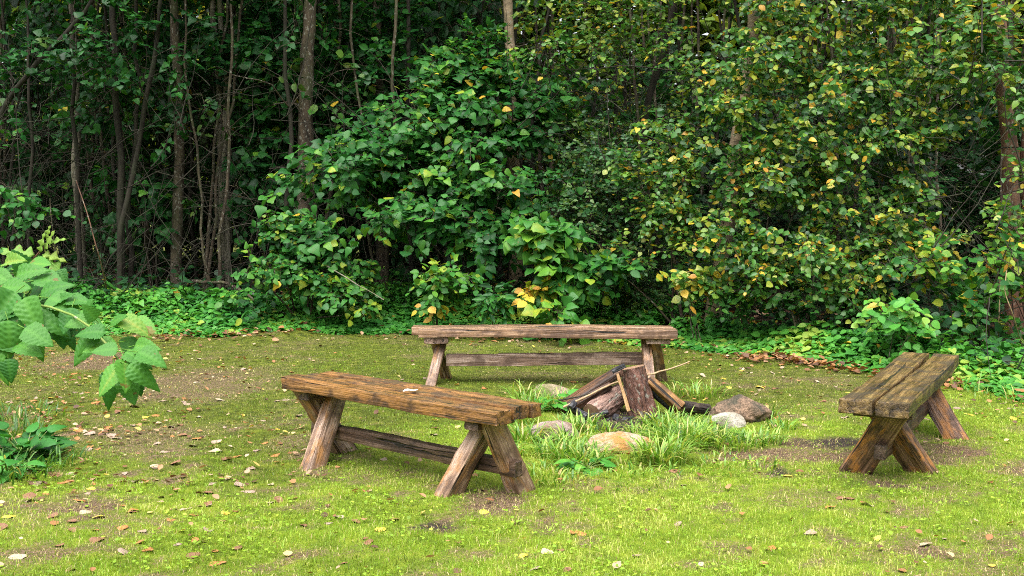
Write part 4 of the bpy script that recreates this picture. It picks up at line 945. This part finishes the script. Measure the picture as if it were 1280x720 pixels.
# far edge of woodland across the open ground behind
ge = Geo(); n = 170000
x = rng.uniform(-30, 30, n); y = 28.5 + rng.uniform(0, 7, n) + 1.5 * np.sin(x * .4)
top = 11 + 6 * fbm(x, x * 0, .22, 130, 3)
z = gz(x, y) + .4 + top * rng.random(n) ** .8
keep = (fbm(x + y * .3, z + y * .2, .8, 140, 3) > .27) & ((np.abs(x / y - .413) > .016) | (z > 3.0 + y * .0)); x, y, z = x[keep], y[keep], z[keep]; n = len(x)
a = rng.uniform(0, 2 * pi, n)
place_leaves(ge, T_S, np.stack([x, y, z], -1), np.stack([np.cos(a), np.sin(a), rng.normal(-.2, .4, n)], -1), np.stack([rng.normal(0, .5, n), rng.normal(-.4, .4, n), np.ones(n)], -1), rng.uniform(.28, .5, n), np.clip(fbm(x, z, .5, 150, 3) + rng.normal(0, .15, n), 0, 1))
o = ge.obj('far_woods', M_far); o['kind'] = 'stuff'; o['label'] = 'far yellow green woodland across the open ground'

# unseen foliage added behind and beside the viewer to block low sky light
ge = Geo(); n = 60000
a = rng.uniform(0, 2 * pi, n); rr = 15 + 5 * rng.random(n); x = rr * np.cos(a); y = -1 + rr * np.sin(a)
keep = (y < 6) ; x, y = x[keep], y[keep]; n = len(x); z = gz(x, y) + 11 * rng.random(n) ** .9
a = rng.uniform(0, 2 * pi, n)
place_leaves(ge, T_S, np.stack([x, y, z], -1), np.stack([np.cos(a), np.sin(a), rng.normal(-.2, .4, n)], -1), np.stack([rng.normal(0, .6, n), rng.normal(0, .6, n), np.ones(n)], -1), rng.uniform(.2, .40, n), np.clip(rng.normal(.45, .15, n), 0, 1))
o = ge.obj('light_blocking_woods', M_hazel); o['kind'] = 'stuff'; o['label'] = 'unseen woodland added round the clearing to block low sky light'

# ------------------------------------------------------------------ raspberry cane reaching in from the side
def raspberry():
    b = np.array([-1.95, 3.25]); bz = float(gz(*b))
    root = thing('raspberry_cane', 'raspberry bush with large toothed light green leaves reaching over the lawn', 'shrub', (b[0], b[1], bz))
    o3 = np.array(root.location)
    canes = [[P3(b), W(-60, 380, 3.1), W(40, 375, 3.0), W(110, 395, 2.85), W(152, 442, 2.75), W(160, 462, 2.72)],
             [P3(b + [.1, .1]), W(-90, 350, 3.25), W(0, 335, 3.3), W(60, 350, 3.3)],
             [P3(b + [-.05, .05]), W(-80, 420, 3.0), W(-20, 400, 3.05), W(30, 400, 3.05)],
             [P3(b + [.08, -.1]), W(-100, 520, 3.0), W(-40, 470, 2.95), W(0, 450, 2.9)]]
    for q, c in enumerate(canes):
        P = stem_line(c, 22, .006, q); V, Qd = tubes(P[None] - o3, np.linspace(.006, .0028, 22)[None], 7); mesh_obj('cane', V, Qd, M_gstem if q == 0 else M_twig, root)
    # leaflets: photo position of the base, direction in the picture (degrees, 0 = right, 90 = down), length in photo pixels, depth, tone
    LF = [(172, 440, 12, 56, 2.68, .60), (168, 432, -8, 50, 2.72, .56), (155, 448, 75, 62, 2.70, .60), (150, 455, 118, 66, 2.70, .56), (160, 456, 30, 58, 2.68, .58), (158, 446, -28, 52, 2.75, .52), (156, 440, 8, 60, 2.72, .60), (148, 436, 185, 46, 2.74, .56),
          (132, 416, 200, 50, 2.82, .60), (128, 412, 150, 52, 2.84, .52), (138, 404, -35, 46, 2.88, .52), (120, 400, -110, 38, 2.9, .54), (112, 398, 165, 44, 2.9, .58), (146, 428, 170, 60, 2.85, .50), (165, 400, 20, 54, 2.9, .56),
          (150, 398, 8, 58, 2.88, .6), (160, 420, 80, 40, 2.9, .48), (155, 470, 60, 55, 2.74, .40), (140, 462, 95, 60, 2.78, .34), (170, 462, 75, 46, 2.78, .44), (118, 420, 120, 60, 2.9, .46),
          (105, 392, -60, 44, 2.95, .46), (100, 388, 20, 52, 2.95, .5), (90, 384, 100, 52, 2.95, .42), (82, 376, -20, 46, 3.0, .48),
          (60, 372, 10, 64, 3.0, .52), (50, 368, -45, 60, 3.05, .50), (30, 372, 60, 72, 2.95, .54), (20, 365, 120, 70, 2.98, .50), (40, 392, 20, 66, 2.95, .52), (30, 410, 25, 62, 2.9, .56), (10, 400, 70, 62, 2.92, .50), (-6, 392, 30, 70, 2.95, .48),
          (0, 360, -10, 62, 3.05, .55), (20, 345, -35, 55, 3.1, .52), (45, 345, 10, 60, 3.1, .56), (60, 350, 40, 50, 3.1, .50), (-10, 340, 20, 60, 3.15, .52), (-15, 420, 10, 60, 2.92, .5), (-10, 440, 50, 52, 2.9, .46), (10, 448, 80, 42, 2.9, .44), (-12, 455, 80, 52, 2.9, .4), (20, 430, 10, 58, 2.92, .52), (5, 330, -20, 54, 3.2, .58), (35, 330, -8, 50, 3.2, .56), (62, 398, 30, 54, 3.0, .40), (75, 402, 75, 52, 3.02, .36), (88, 410, 10, 46, 3.02, .34), (70, 372, 60, 60, 3.02, .44), (25, 385, 160, 60, 2.97, .5)]
    LF += [(px + rng.uniform(-26, 26), py + rng.uniform(-22, 22), ang + rng.uniform(-70, 70), ln * rng.uniform(.6, 1.0), d + rng.uniform(.05, .25), max(.2, tn - rng.uniform(.05, .2))) for px, py, ang, ln, d, tn in LF if px < 90]
    ge = Geo(); pet = []; petR = []
    for px, py, ang, ln, d, tn in LF:
        p = W(px, py, d); s_ = d / F; a = R(ang)
        dv = np.array([math.cos(a), -.25 - .35 * rng.random(), -math.sin(a) * .8 - .05]); L = ln * s_ * .71
        nn = np.array([rng.normal(0, .22) - .25 * dv[2] * dv[0], -.75 + rng.normal(0, .15), .75 + rng.normal(0, .15)])
        TM = tmpl_serrate(.35 + rng.uniform(-.05, .05), 44, 11, rng.uniform(.05, .5), rng.uniform(.06, .34), .010, rnd=.60, jit=.03, vein=1.0)
        place_leaves(ge, TM, (p - o3)[None], dv[None], nn[None], [L], np.array([np.clip(tn + rng.normal(0, .09) + .01, 0, .84)]), .05)
        # stalk back towards the nearest cane
        back = -nrm(dv) * .03 + np.array([rng.normal(0, .006), 0, -.004]); pet.append(np.array([p - o3, p - o3 + back * .5, p - o3 + back])); petR.append([.0012, .0014, .0018])
    V, Qd = tubes(np.array(pet), np.array(petR), 5); ge.add(V, np.concatenate([Qd[:, :3], Qd[:, [0, 2, 3]]]), .74)
    ge.obj('leaves', M_rasp, root)
    # a dense body of shaded leaves further back and outside the frame
    ends = np.concatenate([ellip((-2.25, 3.45, 1.0), (.42, .42, .45), 20, .6), ellip((-1.9, 3.3, .95), (.24, .3, .32), 12, .6)])
    CP = []; u = np.linspace(0, 1, 14)[:, None]
    for e_ in ends:
        p0 = P3(b + rng.normal(0, .07, 2)); p1 = p0 * .45 + e_ * .55 + np.array([0, 0, .45]); CP.append((1 - u) ** 2 * p0 + 2 * u * (1 - u) * p1 + u * u * e_)
    CP = np.array(CP); V, Qd = tubes(CP - o3, np.broadcast_to(np.linspace(.0055, .002, 14), CP.shape[:2]), 5); mesh_obj('cane', V, Qd, M_gstem, root)
    ge = Geo(); n = 460; ci = rng.integers(len(CP), size=n); ti = np.clip(13 * (1 - rng.random(n) ** 1.6 * .75), 1, 12.99); i0 = ti.astype(int); fr = (ti - i0)[:, None]
    c = CP[ci, i0] * (1 - fr) + CP[ci, np.minimum(i0 + 1, 13)] * fr; a = rng.uniform(0, 2 * pi, n); c = c + np.stack([np.cos(a), np.sin(a), 0 * a], -1) * .02
    place_leaves(ge, tmpl_serrate(.36, 18, 8, .25, .15, .012, vein=1.0), c - o3, np.stack([np.cos(a), np.sin(a), rng.normal(-.3, .3, n)], -1), np.stack([rng.normal(0, .4, n), rng.normal(-.4, .3, n), np.ones(n)], -1), rng.uniform(.06, .115, n), np.clip(rng.normal(.45, .12, n), 0, .8))
    ge.obj('foliage', M_rasp, root)
    return root
raspberry()
# oak sprig above it
b = np.array([-1.9, 3.7]); root = thing('oak_seedling', 'oak seedling sprig with lobed yellowing leaves above the raspberry cane', 'seedling', P3(b)); o3 = np.array(root.location)
P = stem_line([P3(b), W(-60, 420, 3.6), W(10, 352, 3.55), W(48, 322, 3.5), W(62, 300, 3.5)], 22, .005, 4); V, Qd = tubes(P[None] - o3, np.linspace(.006, .0022, 22)[None], 6); mesh_obj('stem', V, Qd, M_bk_red, root)
ge = Geo()
for px, py, ang, ln, tn in [(44, 318, 190, 36, .76), (50, 316, -80, 22, .78), (55, 312, -60, 24, .80), (60, 304, -20, 20, .78), (52, 318, 5, 26, .82), (56, 322, 40, 30, .74), (46, 326, 80, 26, .72), (38, 328, 205, 28, .70), (58, 298, -75, 14, .78), (30, 334, 230, 30, .7)]:
    a = R(ang); p = W(px, py, 3.5); dv = np.array([math.cos(a), -.2, -math.sin(a)])
    place_leaves(ge, tmpl_serrate(.30, 26, 0, .15, .2, .008, 3), (p - o3)[None], dv[None], np.array([[rng.normal(0, .2), -.7, .7]]), [ln * 3.5 / F * 1.2], np.array([tn]))
ge.obj('leaves', M_rasp, root)
